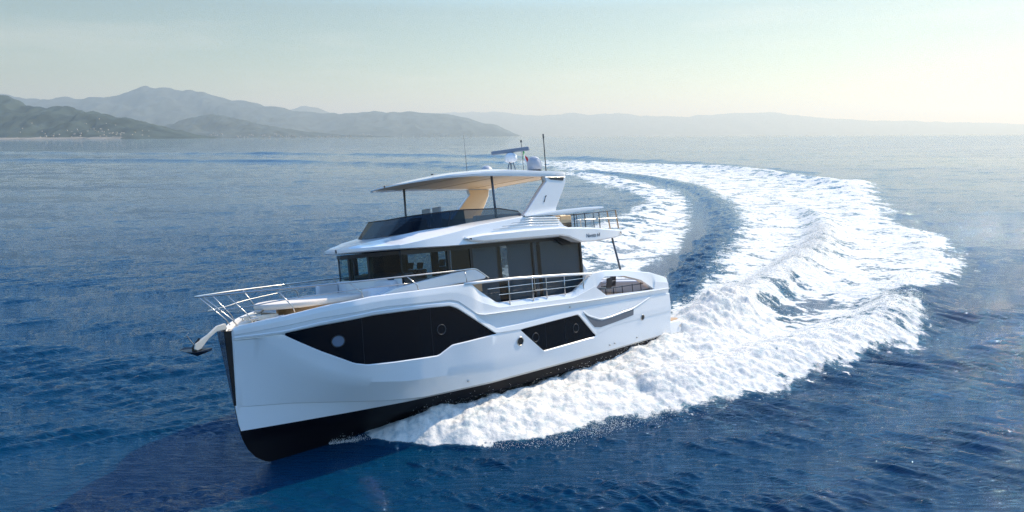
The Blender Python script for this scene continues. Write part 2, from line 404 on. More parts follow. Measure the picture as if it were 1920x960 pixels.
def sea_material():
    m = bpy.data.materials.new('sea_water'); m.use_nodes = True; nt = m.node_tree; N = nt.nodes.new; L = nt.links.new
    b = nt.nodes['Principled BSDF']; outn = nt.nodes['Material Output']
    geo = N('ShaderNodeNewGeometry'); at = N('ShaderNodeAttribute'); at.attribute_name = 'foam'
    b.inputs['Base Color'].default_value = (.0, .035, .085, 1); b.inputs['Roughness'].default_value = .03; b.inputs['IOR'].default_value = 1.33; b.inputs['Specular Tint'].default_value = (.50, .86, 1.0, 1)
    am = N('ShaderNodeMixRGB'); am.inputs['Color1'].default_value = (.0, .035, .085, 1); am.inputs['Color2'].default_value = (.10, .24, .28, 1)
    ap = N('ShaderNodeMath'); ap.operation = 'POWER'; ap.inputs[1].default_value = 2.2; L(at.outputs['Fac'], ap.inputs[0]); L(ap.outputs[0], am.inputs['Fac']); L(am.outputs[0], b.inputs['Base Color'])
    # ripples
    mp1 = N('ShaderNodeMapping'); mp1.inputs['Rotation'].default_value = (0, 0, R(-32)); mp1.inputs['Scale'].default_value = (.55, 3.4, 1)
    n1 = N('ShaderNodeTexNoise'); n1.inputs['Scale'].default_value = 2.4; n1.inputs['Detail'].default_value = 5; n1.inputs['Roughness'].default_value = .6
    mp2 = N('ShaderNodeMapping'); mp2.inputs['Rotation'].default_value = (0, 0, R(30)); mp2.inputs['Scale'].default_value = (.5, 3.2, 1)
    n2 = N('ShaderNodeTexNoise'); n2.inputs['Scale'].default_value = 1.7; n2.inputs['Detail'].default_value = 5; n2.inputs['Roughness'].default_value = .6
    for a, c in ((mp1, n1), (mp2, n2)): L(geo.outputs['Position'], a.inputs['Vector']); L(a.outputs[0], c.inputs['Vector'])
    rg = []
    for nn in (n1, n2):
        a1 = N('ShaderNodeMath'); a1.operation = 'MULTIPLY_ADD'; a1.inputs[1].default_value = 2; a1.inputs[2].default_value = -1; L(nn.outputs['Fac'], a1.inputs[0])
        a2 = N('ShaderNodeMath'); a2.operation = 'ABSOLUTE'; L(a1.outputs[0], a2.inputs[0])
        a3 = N('ShaderNodeMath'); a3.operation = 'MULTIPLY_ADD'; a3.inputs[1].default_value = -.9; a3.inputs[2].default_value = .5; L(a2.outputs[0], a3.inputs[0])
        a4 = N('ShaderNodeMath'); a4.operation = 'ADD'; L(a3.outputs[0], a4.inputs[0]); L(nn.outputs['Fac'], a4.inputs[1]); rg.append(a4)
    ad = N('ShaderNodeMath'); ad.operation = 'ADD'; L(rg[0].outputs[0], ad.inputs[0]); L(rg[1].outputs[0], ad.inputs[1])
    # wind patches change how rough the surface is
    n3 = N('ShaderNodeTexNoise'); n3.inputs['Scale'].default_value = .018; n3.inputs['Detail'].default_value = 4
    mp3 = N('ShaderNodeMapping'); mp3.inputs['Scale'].default_value = (.5, 1.6, 1); L(geo.outputs['Position'], mp3.inputs['Vector']); L(mp3.outputs[0], n3.inputs['Vector'])
    mr = N('ShaderNodeMapRange'); mr.inputs['From Min'].default_value = .35; mr.inputs['From Max'].default_value = .65; mr.inputs['To Min'].default_value = .55; mr.inputs['To Max'].default_value = 1.15
    L(n3.outputs['Fac'], mr.inputs['Value'])
    bp = N('ShaderNodeBump'); vl = N('ShaderNodeVectorMath'); vl.operation = 'LENGTH'; L(geo.outputs['Position'], vl.inputs[0])
    dm = N('ShaderNodeMapRange'); dm.inputs['From Min'].default_value = 18; dm.inputs['From Max'].default_value = 110; dm.inputs['To Min'].default_value = .09; dm.inputs['To Max'].default_value = .03
    L(vl.outputs['Value'], dm.inputs['Value'])
    df = N('ShaderNodeMapRange'); df.inputs['From Min'].default_value = 250; df.inputs['From Max'].default_value = 2500; df.inputs['To Min'].default_value = 0; df.inputs['To Max'].default_value = .22
    L(vl.outputs['Value'], df.inputs['Value']); da = N('ShaderNodeMath'); da.operation = 'ADD'; L(dm.outputs[0], da.inputs[0]); L(df.outputs[0], da.inputs[1]); L(da.outputs[0], bp.inputs['Distance'])
    L(ad.outputs[0], bp.inputs['Height']); L(mr.outputs[0], bp.inputs['Strength']); L(bp.outputs[0], b.inputs['Normal'])
    # foam
    fo = N('ShaderNodeBsdfPrincipled'); fo.inputs['Roughness'].default_value = .85; fo.inputs['Specular IOR Level'].default_value = .2
    fn = N('ShaderNodeTexNoise'); fn.inputs['Scale'].default_value = 3.0; fn.inputs['Detail'].default_value = 8; fn.inputs['Roughness'].default_value = .68
    L(geo.outputs['Position'], fn.inputs['Vector'])
    fb = N('ShaderNodeBump'); fb.inputs['Distance'].default_value = .09; fb.inputs['Strength'].default_value = .6; L(fn.outputs['Fac'], fb.inputs['Height']); L(fb.outputs[0], fo.inputs['Normal'])
    cr = N('ShaderNodeValToRGB'); cr.color_ramp.elements[0].position = .34; cr.color_ramp.elements[0].color = (.45, .52, .52, 1)
    cr.color_ramp.elements[1].position = .55; cr.color_ramp.elements[1].color = (.84, .79, .71, 1); L(fn.outputs['Fac'], cr.inputs[0]); L(cr.outputs[0], fo.inputs['Base Color'])
    # coverage: attribute broken up by fine noise
    f2 = N('ShaderNodeTexNoise'); f2.inputs['Scale'].default_value = 1.6; f2.inputs['Detail'].default_value = 9; f2.inputs['Roughness'].default_value = .72
    L(geo.outputs['Position'], f2.inputs['Vector'])
    s0 = N('ShaderNodeMath'); s0.operation = 'MULTIPLY_ADD'; s0.inputs[1].default_value = 2.3; s0.inputs[2].default_value = -.65; L(f2.outputs['Fac'], s0.inputs[0])
    s1 = N('ShaderNodeMath'); s1.operation = 'ADD'; L(at.outputs['Fac'], s1.inputs[0]); L(s0.outputs[0], s1.inputs[1])
    cv = N('ShaderNodeMapRange'); cv.interpolation_type = 'SMOOTHSTEP'; cv.inputs['From Min'].default_value = 1.02; cv.inputs['From Max'].default_value = 1.34; L(s1.outputs[0], cv.inputs['Value'])
    mix = N('ShaderNodeMixShader'); L(cv.outputs[0], mix.inputs[0]); L(b.outputs[0], mix.inputs[1]); L(fo.outputs[0], mix.inputs[2]); L(mix.outputs[0], outn.inputs['Surface'])
    return m

sea, wake, SEACO, SEAF = build_sea()
SEAM = sea_material(); sea.data.materials.append(SEAM); wake.data.materials.append(SEAM)

# ================================================================== HILLS
def ridge_terrain(name, Y, prof, depth, seed, col, base=-40, nx=420, ny=60, spur=.3, spurw=900, town=None, colvar=.4, label=None):
    P = np.array(prof, float); xs = np.linspace(P[0, 0], P[-1, 0], nx); h = np.interp(xs, P[:, 0], P[:, 1])
    h = h+perlin(xs/(spurw*.35), xs*0+seed, seed)*np.clip(h, 0, 400)*.11+perlin(xs/(spurw*.1), xs*0+seed+.5, seed)*np.clip(h, 0, 300)*.06
    v = np.linspace(-1, 1, ny); Xg, Vg = np.meshgrid(xs, v)
    prof_v = np.where(Vg < 0, 1-np.abs(Vg)**1.25, 1-np.abs(Vg)**1.6)
    rid = 1-np.abs(fbm(Xg/spurw, Vg*depth/spurw*.7+seed, 4, seed+3, .55))*1.6
    zz = h[None, :]*prof_v*(1-spur*(np.abs(Vg)**.8)*(1-rid)) + (base)*(np.abs(Vg)**6)
    zz = zz+fbm(Xg/180, Vg*depth/180, 3, seed+9)*12*(1-np.abs(Vg)**4)*np.minimum(1, h[None, :]/150)*(np.abs(Vg) > .03)
    Yg = Y+Vg*depth
    # keep outlines where they were measured: x scales with the distance of each row
    rows = [[(Xg[i, j], Yg[i, j], zz[i, j]) for j in range(nx)] for i in range(ny)]
    m = mat(name+'_cover', col, .95, spec=.1)
    nt = m.node_tree; b = nt.nodes['Principled BSDF']; t = nt.nodes.new('ShaderNodeNewGeometry'); n = nt.nodes.new('ShaderNodeTexNoise')
    n.inputs['Scale'].default_value = .006; n.inputs['Detail'].default_value = 8; n.inputs['Roughness'].default_value = .65
    r = nt.nodes.new('ShaderNodeValToRGB'); r.color_ramp.elements[0].position = .38; r.color_ramp.elements[1].position = .62
    r.color_ramp.elements[0].color = (*[c*(1-colvar) for c in col], 1); r.color_ramp.elements[1].color = (col[0]*(1+colvar*1.4), col[1]*(1+colvar), col[2]*(1+colvar), 1)
    nt.links.new(t.outputs['Position'], n.inputs['Vector']); nt.links.new(n.outputs['Fac'], r.inputs[0]); nt.links.new(r.outputs[0], b.inputs['Base Color'])
    o = grid_mesh(name, rows, m, None, 180, label=label); o['kind'] = 'structure'
    return xs, v, zz, Yg
near_p = [(-4700, 190), (-3997, 227), (-3509, 258), (-3300, 274), (-3201, 250), (-3110, 206), (-3018, 198), (-2902, 212), (-2796, 175), (-2694, 160), (-2573, 150), (-2472, 126), (-2416, 100), (-2321, 81), (-2220, 46), (-2135, 22), (-2049, 6), (-1990, -12)]
mid_p = [(-4700, -20), (-4386, 4), (-4066, 112), (-3811, 201), (-3591, 255), (-3437, 266), (-3193, 229), (-2952, 156), (-2464, 75), (-1973, 26), (-1500, 10), (-1300, -20)]
big_p = [(-14500, 1000), (-12481, 979), (-10514, 875), (-9530, 803), (-9141, 743), (-8745, 722), (-8344, 750), (-7347, 765), (-7091, 841), (-6916, 899), (-6793, 950), (-6687, 907), (-6438, 916), (-6045, 876), (-5768, 855), (-5460, 738), (-5263, 708), (-4918, 658), (-4574, 598), (-4376, 568), (-4132, 479), (-3585, 448), (-3187, 417), (-2585, 463), (-2086, 471), (-1587, 439), (-1088, 418), (-790, 328), (-290, 199), (110, 29), (250, -30)]
far_p = [(-7600, 500), (-6745, 673), (-6355, 777), (-5934, 880), (-5586, 804), (-5284, 697), (-4904, 606), (-4000, 300)]
ff_p = [(-10000, 500), (-8599, 661), (-5573, 860), (-3419, 914), (-1912, 950), (-836, 967), (24, 879), (1316, 789), (2499, 911), (3254, 844), (4329, 903), (5193, 773), (6055, 770), (7134, 723), (8420, 865), (9497, 861), (10571, 899), (11657, 747), (12959, 636), (14907, 543), (17070, 492), (19234, 441), (21402, 368), (26830, 197), (30000, 100)]
T_near = ridge_terrain('hill', 4500, near_p, 700, 3, (.040, .060, .050), spur=.8, spurw=330, label='near wooded headland sloping into the sea')
T_mid = ridge_terrain('hill', 8000, mid_p, 1100, 5, (.05, .068, .06), spur=.75, spurw=500, label='low hazy hill behind the headland')
T_big = ridge_terrain('hill', 13000, big_p, 2600, 8, (.055, .075, .07), spur=.85, spurw=1400, nx=560, label='high blue mountain ridge with a small summit knob')
T_far = ridge_terrain('hill', 20000, far_p, 2000, 11, (.09, .10, .07), spur=.4, spurw=1500, nx=120, label='pale rounded summit behind the ridge')
T_ff = ridge_terrain('hill', 28000, ff_p, 3000, 14, (.09, .10, .08), base=-80, spur=.4, spurw=2500, nx=420, label='faintest mountain range along the horizon')

# far-off towns at the foot of the hills: hundreds of specks, one mass
def town(name, T, ranges, n, size, seed, label, m):
    xs, v, zz, Yg = T; rs = np.random.RandomState(seed); b = MB()
    for _ in range(n):
        x0, x1, v0, v1, = ranges[rs.randint(len(ranges))]
        x = rs.uniform(x0, x1); vv = v0+(v1-v0)*rs.rand()**1.6
        i = int(np.clip(np.searchsorted(v, vv), 0, len(v)-1)); j = int(np.clip(np.searchsorted(xs, x), 0, len(xs)-1)); z = zz[i, j]; y = Yg[i, 0]
        if z < -2: continue
        w = size*rs.uniform(.5, 1.4); d = size*rs.uniform(.5, 1); h = size*rs.uniform(.3, .9)
        b.box(x-w/2, x+w/2, y-d/2, y+d/2, z-10, z+h)
    o = b.build(name, m); o['kind'] = 'stuff'; o['label'] = label; return o
tm = mat('town_walls', (.50, .42, .34), .8, noise=(.01, .25))
town('far_town', T_near, [(-2950, -2150, -.93, -.45), (-2700, -2250, -.9, -.2), (-3500, -2900, -.96, -.9)], 170, 8, 5, 'pale houses scattered over the end of the headland', tm)
town('far_town', T_mid, [(-3600, -1600, -.97, -.75), (-2600, -1700, -.96, -.6)], 240, 16, 6, 'hazy coastal town along the shore', tm)
town('far_town', T_big, [(-4300, -300, -.985, -.9)], 180, 26, 7, 'most distant strip of pale houses on the shore', tm)
sh = MB(); rs_ = random.Random(4)
ptsx = np.linspace(-4700, -2150, 60)
sh.add([(x, 3790+rs_.uniform(-14, 14), -1) for x in ptsx]+[(x, 3812, 7+rs_.uniform(0, 6)) for x in ptsx]+[(x, 3860, 9) for x in ptsx],
       [(i, i+1, 61+i, 60+i) for i in range(59)]+[(60+i, 61+i, 121+i, 120+i) for i in range(59)])
o = sh.build('beach', mat('shore_sand', (.36, .31, .24), .9, noise=(.02, .3))); o['kind'] = 'structure'; o['label'] = 'pale strip of shore below the headland'

# air
hz = MB().box(-33000, 33000, -12500, 32500, -95, 1150)
hm = bpy.data.materials.new('haze_air'); hm.use_nodes = True; hn = hm.node_tree; hn.nodes.clear()
ho = hn.nodes.new('ShaderNodeOutputMaterial'); pv = hn.nodes.new('ShaderNodeVolumePrincipled')
pv.inputs['Density'].default_value = .92e-4; pv.inputs['Color'].default_value = (.66, .78, .80, 1); pv.inputs['Absorption Color'].default_value = (1, .92, .32, 1); pv.inputs['Anisotropy'].default_value = .35
hn.links.new(pv.outputs[0], ho.inputs['Volume'])
hzo = hz.build('haze', hm); hzo['kind'] = 'stuff'; hzo['label'] = 'pale sea haze'

# ================================================================== YACHT
yacht = bpy.data.objects.new('motor_yacht', None); COL.objects.link(yacht)
yacht.matrix_world = Matrix.Translation(BT) @ Matrix([list(r) for r in BR]).to_4x4()
tag(yacht, 'large white motor yacht with flybridge heeling through a turn at speed', 'yacht')
Y = yacht
def mk(tab, w=0.):
    a = np.array(sorted(tab), float)
    xs = np.linspace(-.5, 20.1, 2061); v = np.interp(xs, a[:, 0], a[:, 1])
    if w:
        k = int(w/.01); ker = np.hanning(2*k+1); ker /= ker.sum(); v2 = np.convolve(np.pad(v, k, mode='reflect', reflect_type='odd'), ker, 'valid')
        v = v2
    return lambda x: float(np.interp(x, xs, v))
zK = mk([(-.5, -.72), (10, -.82), (17.97, -.82), (18.67, -.79), (19.17, -.66), (19.48, -.44), (19.69, -.14), (19.82, .19), (19.88, .47), (19.95, 1.15)])
yC = mk([(-.5, 2.25), (6, 2.42), (12, 2.2), (15, 1.5), (17, .8), (18.5, .3), (19.3, .08), (19.8, .015), (20.1, .01)], .5)
yB = mk([(-.5, 2.35), (6, 2.5), (12, 2.37), (15, 1.82), (17, 1.17), (18.5, .6), (19.5, .2), (19.87, .035), (20.1, .02)], .3)
zN = mk([(-.5, .55), (14.6, .56), (15.04, .60), (15.85, .68), (17.06, .88), (18.49, 1.1), (19.95, 1.22)], .3)
yN = mk([(-.5, 2.45), (6, 2.6), (12, 2.5), (15, 2.05), (17, 1.45), (18.5, .8), (19.5, .3), (19.9, .06), (20.1, .03)], .3)
zE = mk([(-.5, .9), (6, .9), (10, .95), (12.58, 1.05), (14.29, 1.19), (15.44, 1.27), (16.45, 1.43), (17.22, 1.65), (17.9, 1.99), (18.63, 2.51), (19.16, 3.01), (19.4, 3.2), (19.95, 3.21)], .2)
yE = mk([(-.5, 2.5), (6, 2.65), (12, 2.62), (15, 2.42), (17, 1.97), (18.1, 1.55), (18.75, 1.32), (19.2, 1.02), (19.5, .72), (19.8, .38), (20.1, .17)], .3)
yE0 = yE
yE = lambda x: yE0(x)+.05*float(sstep(9.5, 15.5, x)*sstep(19.3, 17.5, x))
zWB = mk([(-.5, 1.6), (5.5, 1.5), (6.57, 1.27), (9.54, 1.21), (10.6, 2.14), (11.8, 2.20), (13.68, 2.14), (14.24, 1.89), (15.1, 1.93), (15.8, 1.96), (16.65, 2.02), (17.05, 2.13), (17.39, 2.33), (17.93, 2.64), (18.46, 2.99), (18.87, 3.28), (19.95, 3.25)], .1)
yWB = mk([(-.5, 2.6), (6, 2.7), (13, 2.66), (15, 2.52), (17, 2.17), (18.75, 1.42), (19.5, .8), (19.8, .44), (20.1, .2)], .3)
zWT = mk([(-.5, 1.6), (5.5, 1.5), (6.57, 1.28), (7.5, 2.26), (10.6, 2.16), (11.8, 2.21), (12.46, 2.67), (13.38, 3.31), (13.65, 3.42), (14.55, 3.47), (16.4, 3.49), (17.9, 3.39), (18.87, 3.29), (19.95, 3.26)], .1)
zU = mk([(-.5, 2.3), (4, 2.42), (7.5, 2.46), (10.6, 2.36), (11.7, 2.36), (12.46, 2.84), (13.3, 3.44), (13.65, 3.53), (14.55, 3.58), (16.4, 3.60), (17.9, 3.48), (18.87, 3.35), (19.95, 3.30)], .08)
zL = mk([(-.5, 2.50), (1.29, 2.57), (6.9, 2.71), (10.94, 2.87), (12.24, 2.92), (12.55, 2.98), (13.3, 3.52), (13.65, 3.62), (16, 3.70), (18, 3.6), (19.95, 3.36)], .05)
zG = mk([(-.5, 3.05), (1.15, 3.05), (2.4, 3.4), (4.3, 3.70), (5.5, 3.80), (6.3, 3.76), (6.5, 3.66), (7.5, 3.16), (7.8, 3.12), (11.4, 3.23), (11.55, 3.26), (12.6, 3.98), (12.85, 4.06), (16.4, 4.06), (17.6, 3.96), (18.4, 3.84), (19.2, 3.73), (19.75, 3.61), (19.88, 3.54), (19.95, 3.44)], .06)
yG = mk([(-.5, 2.6), (1.2, 2.65), (6, 2.70), (13, 2.68), (15, 2.6), (17, 2.3), (18.75, 1.5), (19.5, .88), (19.8, .5), (20.1, .2)], .3)
zOB = mk([(-.5, 2.60), (2.3, 2.68), (2.45, 2.66), (5.64, 2.79), (6.22, 3.17), (6.5, 3.3), (20.1, 3.3)], 0)
zOT = mk([(-.5, 2.60), (2.3, 2.68), (3.18, 3.17), (4.34, 3.47), (5.6, 3.57), (5.72, 3.56), (6.22, 3.18), (6.5, 3.3), (20.1, 3.3)], 0)

xs_h = sorted(set([1.2+i*.1 for i in range(188)]+[19.3, 19.4, 19.5, 19.6, 19.68, 19.76, 19.82, 19.86, 19.9, 19.93, 19.95, 6.22, 5.64, 2.3, 2.45, 9.54, 6.57, 7.5, 13.65, 11.55, 12.24]))
xs_h = [x for x in xs_h if x <= 19.951]
ROWN = ['K', 'C', 'B', 'N0', 'N', 'E', 'WB0', 'WB', 'WT', 'WT1', 'U', 'U1', 'L', 'L1', 'L2', 'OB', 'OT', 'G']
def col_pts(x):
    k = zK(x); led = 1-float(sstep(12.2, 12.7, x))
    g = zG(x); wt = zWT(x); wb = zWB(x); has = 1 if wt-wb > .03 else 0
    inset = .035*min(1, (wt-wb)/.15)
    u = zU(x); l = min(zL(x), g-.03)
    ob, ot = zOB(x), zOT(x)
    inop = 2.3 <= x <= 6.22
    if not inop: ob = ot = l+.04+(g-l-.04)*.5
    yu = yG(x)-.0
    cav = .05*led                                           # tuck under the sheer ledge
    P = [(k, 0.0), (max(.12, k+.02), yC(x)), (.47, yB(x)), (zN(x)-.02, yB(x)+(yN(x)-yB(x))*.75), (zN(x), yN(x)), (zE(x), yE(x)),
         (wb-.03, yWB(x)), (wb, yWB(x)-inset), (wt, yWB(x)+(yG(x)-yWB(x))*.6-inset), (wt+.03, yWB(x)+(yG(x)-yWB(x))*.6+.01), (u, yu-.01-cav*.2), (u+.03, yu-.03-cav), (l, yu-.015-cav*.4),
         (l+.02, yu+.05*led), (l+.035, yu-.035*led), (ob, yu-.045*led), (ot, yu-.06*led), (g, yu-.10*led-.03)]
    out = []; zp = -9
    for i, (z, y) in enumerate(P):
        z = max(z, k+.004*i); z = max(z, zp+.001); zp = z
        if x > 19.9 and i > 3: y = min(y, .03+.22*max(0, (z-1.2))/2.2)
        if k > .0 and i in (1, 2, 3) and z <= k+.03: y = min(y, .03)
        out.append((x, max(y, 0.0 if i == 0 else .012), z))
    return out
cols = [col_pts(x) for x in xs_h]
iWB, iWT, iOB, iOT, iB = ROWN.index('WB'), ROWN.index('WT'), ROWN.index('OB'), ROWN.index('OT'), ROWN.index('B')
NR = len(ROWN)
def gap(k, a, b): return cols[k][b][2]-cols[k][a][2]
def is_win(i): return gap(i, iWB, iWT) > .035 and gap(i+1, iWB, iWT) > .035 or (gap(i, iWB, iWT)+gap(i+1, iWB, iWT)) > .09
def is_open(i):
    return xs_h[i] >= 2.299 and xs_h[i+1] <= 6.2201
def strip(name, j0, j1, m, cond, off=0., both=True, ang=24, parent=Y, label=None, sub=3, refine=True, sides=(1, -1)):
    v = []; f = []
    for s in sides:
        base = len(v); idx = {}
        def vid(i, j, t, s=s):
            key = (i, j, t)
            if key in idx: return idx[key]
            a = cols[i][j]; b = cols[i][min(j+1, NR-1)]; q = t/sub
            idx[key] = len(v); v.append((a[0], s*(a[1]+(b[1]-a[1])*q+off), a[2]+(b[2]-a[2])*q)); return idx[key]
        for i in range(len(cols)-1):
            for j in range(j0, j1):
                if not cond(i, j): continue
                for t in range(sub):
                    A = vid(i, j, t); B_ = vid(i+1, j, t)
                    C_ = vid(i+1, j, t+1) if t+1 < sub else vid(i+1, j+1, 0); D = vid(i, j, t+1) if t+1 < sub else vid(i, j+1, 0)
                    f.append((A, B_, C_, D) if s < 0 else (D, C_, B_, A))
    me = bpy.data.meshes.new(name); me.from_pydata(v, [], f); me.validate(); me.update(); sharp(me, ang)
    return link(name, me, m, parent, False, label)
hull = strip('hull', iB, NR-1, M['gel'], lambda i, j: not (j == iWB and is_win(i)) and not (j == iOB and is_open(i)))
strip('hull_bottom', 0, iB, M['anti'], lambda i, j: True, sub=4)
# each dark hull window
def win_runs():
    runs = []; cur = []
    for i in range(len(cols)-1):
        if is_win(i): cur.append(i)
        elif cur: runs.append(cur); cur = []
    if cur: runs.append(cur)
    return runs
WINS = {}
for s in (1, -1):
    for rn in win_runs():
        w = strip('hull_window', iWB, iWT, M['hwin'], lambda i, j, rn=rn: i in rn, off=.004, sides=(s,), sub=6)
        WINS[(s, xs_h[rn[0]] > 10)] = w
def surf_y(x, z):
    c = col_pts(x); zz = [p[2] for p in c]; yy = [p[1] for p in c]; return float(np.interp(z, zz, yy))
# pane joints and round opening ports
def joint(x, parent):
    m_ = MB(); c = col_pts(x); z0, z1 = c[iWB][2]+.02, c[iWT][2]-.02
    m_.tube([(x, surf_y(x, z)+.006, z) for z in np.linspace(z0, z1, 6)], .006, 5); m_.build('window_joint', M['dark'], parent)
joint(16.75, WINS[(1, True)]); joint(14.42, WINS[(1, True)]); joint(9.35, WINS[(1, False)]); joint(8.3, WINS[(1, False)])
def porthole(x, z, r, mcol, parent, ring='steel', side=1, label=None):
    y = surf_y(x, z); m_ = MB(); k = 24
    n = Vector((0, side, 0))
    m_.tube([(x+(r+.012)*math.cos(a), side*(surf_y(x+(r+.012)*math.cos(a), z+(r+.012)*math.sin(a))+.012), z+(r+.012)*math.sin(a)) for a in [2*math.pi*i/k for i in range(k)]], .016, 8, closed=True)
    p = m_.build('porthole', M[ring], parent, smooth=True, label=label)
    d = MB(); pts = [(x+r*math.cos(a), side*(surf_y(x+r*math.cos(a), z+r*math.sin(a))+.009), z+r*math.sin(a)) for a in [2*math.pi*i/k for i in range(k)]]
    d.add([(x, side*(y+.009), z)]+pts, [(0, 1+i, 1+(i+1) % k) for i in range(k)]); d.build('porthole_glass', mcol, p if parent == Y else parent)
    return p
blueg = mat('porthole_blue', (.10, .16, .24), .2, spec=.8)
porthole(17.45, 2.86, .165, blueg, WINS[(1, True)], 'black', label='pale porthole near the bow')
porthole(14.05, 2.70, .15, M['hwin'], WINS[(1, True)], 'dark')
porthole(9.89, 1.76, .15, M['hwin'], WINS[(1, False)], 'dark'); porthole(7.69, 1.76, .15, M['hwin'], WINS[(1, False)], 'dark')
porthole(10.68, 1.75, .14, M['black'], Y, 'steel'); porthole(3.4, 1.56, .11, M['black'], Y, 'steel')
# side air intake below the ledge
vt = MB(); vp = [(7.15, 2.36), (6.75, 1.86), (6.42, 1.66), (5.9, 1.66), (4.9, 1.74), (4.25, 1.98), (4.4, 1.84), (5.9, 1.50), (6.5, 1.47), (6.85, 1.62), (7.1, 2.05), (7.32, 2.36)]
top = [(7.12, 2.28), (6.86, 2.08), (6.56, 1.96), (6.15, 1.84), (5.5, 1.86), (4.85, 1.92), (3.98, 2.0)]
bot = [(7.16, 2.24), (6.90, 1.92), (6.62, 1.64), (6.25, 1.58), (5.5, 1.63), (4.85, 1.68), (4.04, 1.76)]
vt.add([(x, surf_y(x, z)+.012, z) for x, z in top]+[(x, surf_y(x, z)+.012, z) for x, z in bot], [(i, i+1, 8+i, 7+i) for i in range(6)])
vt.build('air_intake', M['ventg'], Y)
sc_ = MB()   # sculpted lip above the intake
for off, r in ((.0, .028),):
    pts = [(7.2, 2.34), (6.95, 2.16), (6.6, 2.03), (6.15, 1.90), (5.5, 1.91), (4.85, 1.97), (3.9, 2.06), (2.6, 2.40)]
    sc_.tube([(x, surf_y(x, z)+.005, z) for x, z in smooth_curve(pts, 4)], [r]*29, 6)
sc_.build('intake_lip', M['gel'], Y, smooth=True)
# small fittings along the boot line
for x, z in ((13.05, .78), (5.7, .76), (5.38, .78), (3.81, .76), (7.9, 2.62)):
    MB().tube([(x, surf_y(x, z)-.02, z), (x, surf_y(x, z)+.05, z-.01)], .035, 10).build('hull_fitting', M['steel'], Y, smooth=True)

# bulwark inner faces and cap
def inner_z(x): return 2.95 if x < 12.9 else 3.5
v = []; f = []
th_ = .14
iv = MB()
for s in (1, -1):
    rows = []
    for i, x in enumerate(xs_h):
        if x < 1.25 or x > 19.9: continue
        c = cols[i]; y = c[-1][1]; g = c[-1][2]; yi = max(y-th_-(.10 if 2 < x < 6.6 else 0), .02)
        op = 2.3 <= x <= 6.22
        ob, ot = (c[iOB][2], c[iOT][2]) if op else (None, None)
        dz = min(inner_z(x), g-.1); mid = .5*(dz+g)
        rows.append([(x, s*y, g), (x, s*(y-.03), g+.025), (x, s*(yi+.03), g+.025), (x, s*yi, g), (x, s*yi, ot if op else mid), (x, s*yi, ob if op else mid-.01), (x, s*yi, dz if not op else min(dz, ob-.01))])
    nrow = len(rows); base = len(iv.v)
    vv = [p for r_ in rows for p in r_]; ff = []
    for i in range(nrow-1):
        xm = rows[i][0][0]; xn = rows[i+1][0][0]
        for j in range(6):
            if j == 4 and xm >= 2.299 and xn <= 6.2201: continue
            q = (i*7+j, i*7+j+1, (i+1)*7+j+1, (i+1)*7+j); ff.append(q if s > 0 else q[::-1])
    iv.add(vv, ff)
    # reveals of the opening
    vv = []; ff = []
    ks = [i for i, x in enumerate(xs_h) if 2.299 <= x <= 6.2201]
    for nm in (iOB, iOT):
        b0 = len(vv)
        for i in ks:
            c = cols[i]; y = c[-1][1]; vv += [(c[nm][0], s*c[nm][1], c[nm][2]), (c[nm][0], s*max(y-th_-.10, .02), c[nm][2])]
        ff += [(b0+2*i, b0+2*i+1, b0+2*i+3, b0+2*i+2) for i in range(len(ks)-1)]
    iv.add(vv, ff)
o = iv.build('bulwark', M['gel'], Y); sharp(o.data, 30)
# transom
tr = MB(); c = cols[0]; n = NR
tr.add([(1.2, y, z) for _, y, z in c]+[(1.2, -y, z) for _, y, z in c], [tuple(range(n))+tuple(range(2*n-1, n-1, -1))])
tr.build('transom', M['gel'], Y)
sp_ = MB().prism_z([(-.12, -2.1), (.25, -2.42), (1.21, -2.5), (1.21, 2.5), (.25, 2.46), (-.12, 2.2)], .42, 1.02); sp_.build('swim_platform', M['gel'], Y, bevel=.06)
MB().prism_z([(-.02, -2.0), (.28, -2.3), (1.18, -2.4), (1.18, 2.4), (.28, 2.34), (-.02, 2.1)], 1.02, 1.045).build('platform_teak', M['teak'], Y)
MB().prism_z([(-.3, -1.9), (.3, -2.2), (1.3, -2.3), (1.3, 2.3), (.3, 2.25), (-.3, 1.9)], -.7, .42).build('stern_underbody', M['anti'], Y)
MB().tube([(.35, 2.49, .74), (.35, 2.52, .74)], .06, 12).build('hull_fitting', M['steel'], Y)
# stem plate
zs = np.linspace(1.25, 3.5, 14); sp2 = MB()
hw = lambda z: .025+.225*(z-1.2)/2.25
nz_ = lambda z: 19.985+.26*max(0, (z-1.25)/2.25)
sp2.add([(nz_(z)-.5*(nz_(z)-19.96), -.55*hw(z), z) for z in zs]+[(nz_(z), 0, z) for z in zs]+[(nz_(z)-.5*(nz_(z)-19.96), .55*hw(z), z) for z in zs],
        [(i, i+1, 15+i, 14+i) for i in range(13)]+[(14+i, 15+i, 29+i, 28+i) for i in range(13)])
sp2.build('stem_plate', M['stemp'], Y)
bs = MB()
for s_ in (1, -1):
    bs.add([(nz_(z)-.5*(nz_(z)-19.96)-.01, s_*.56*hw(z), z) for z in zs]+[(19.962, s_*(hw(z)+.012), z) for z in zs]+[(19.9, s_*(hw(z)+.03), z) for z in zs],
       [(i, i+1, 15+i, 14+i) for i in range(13)]+[(14+i, 15+i, 29+i, 28+i) for i in range(13)])
bs.build('stem_strip', M['black'], Y)

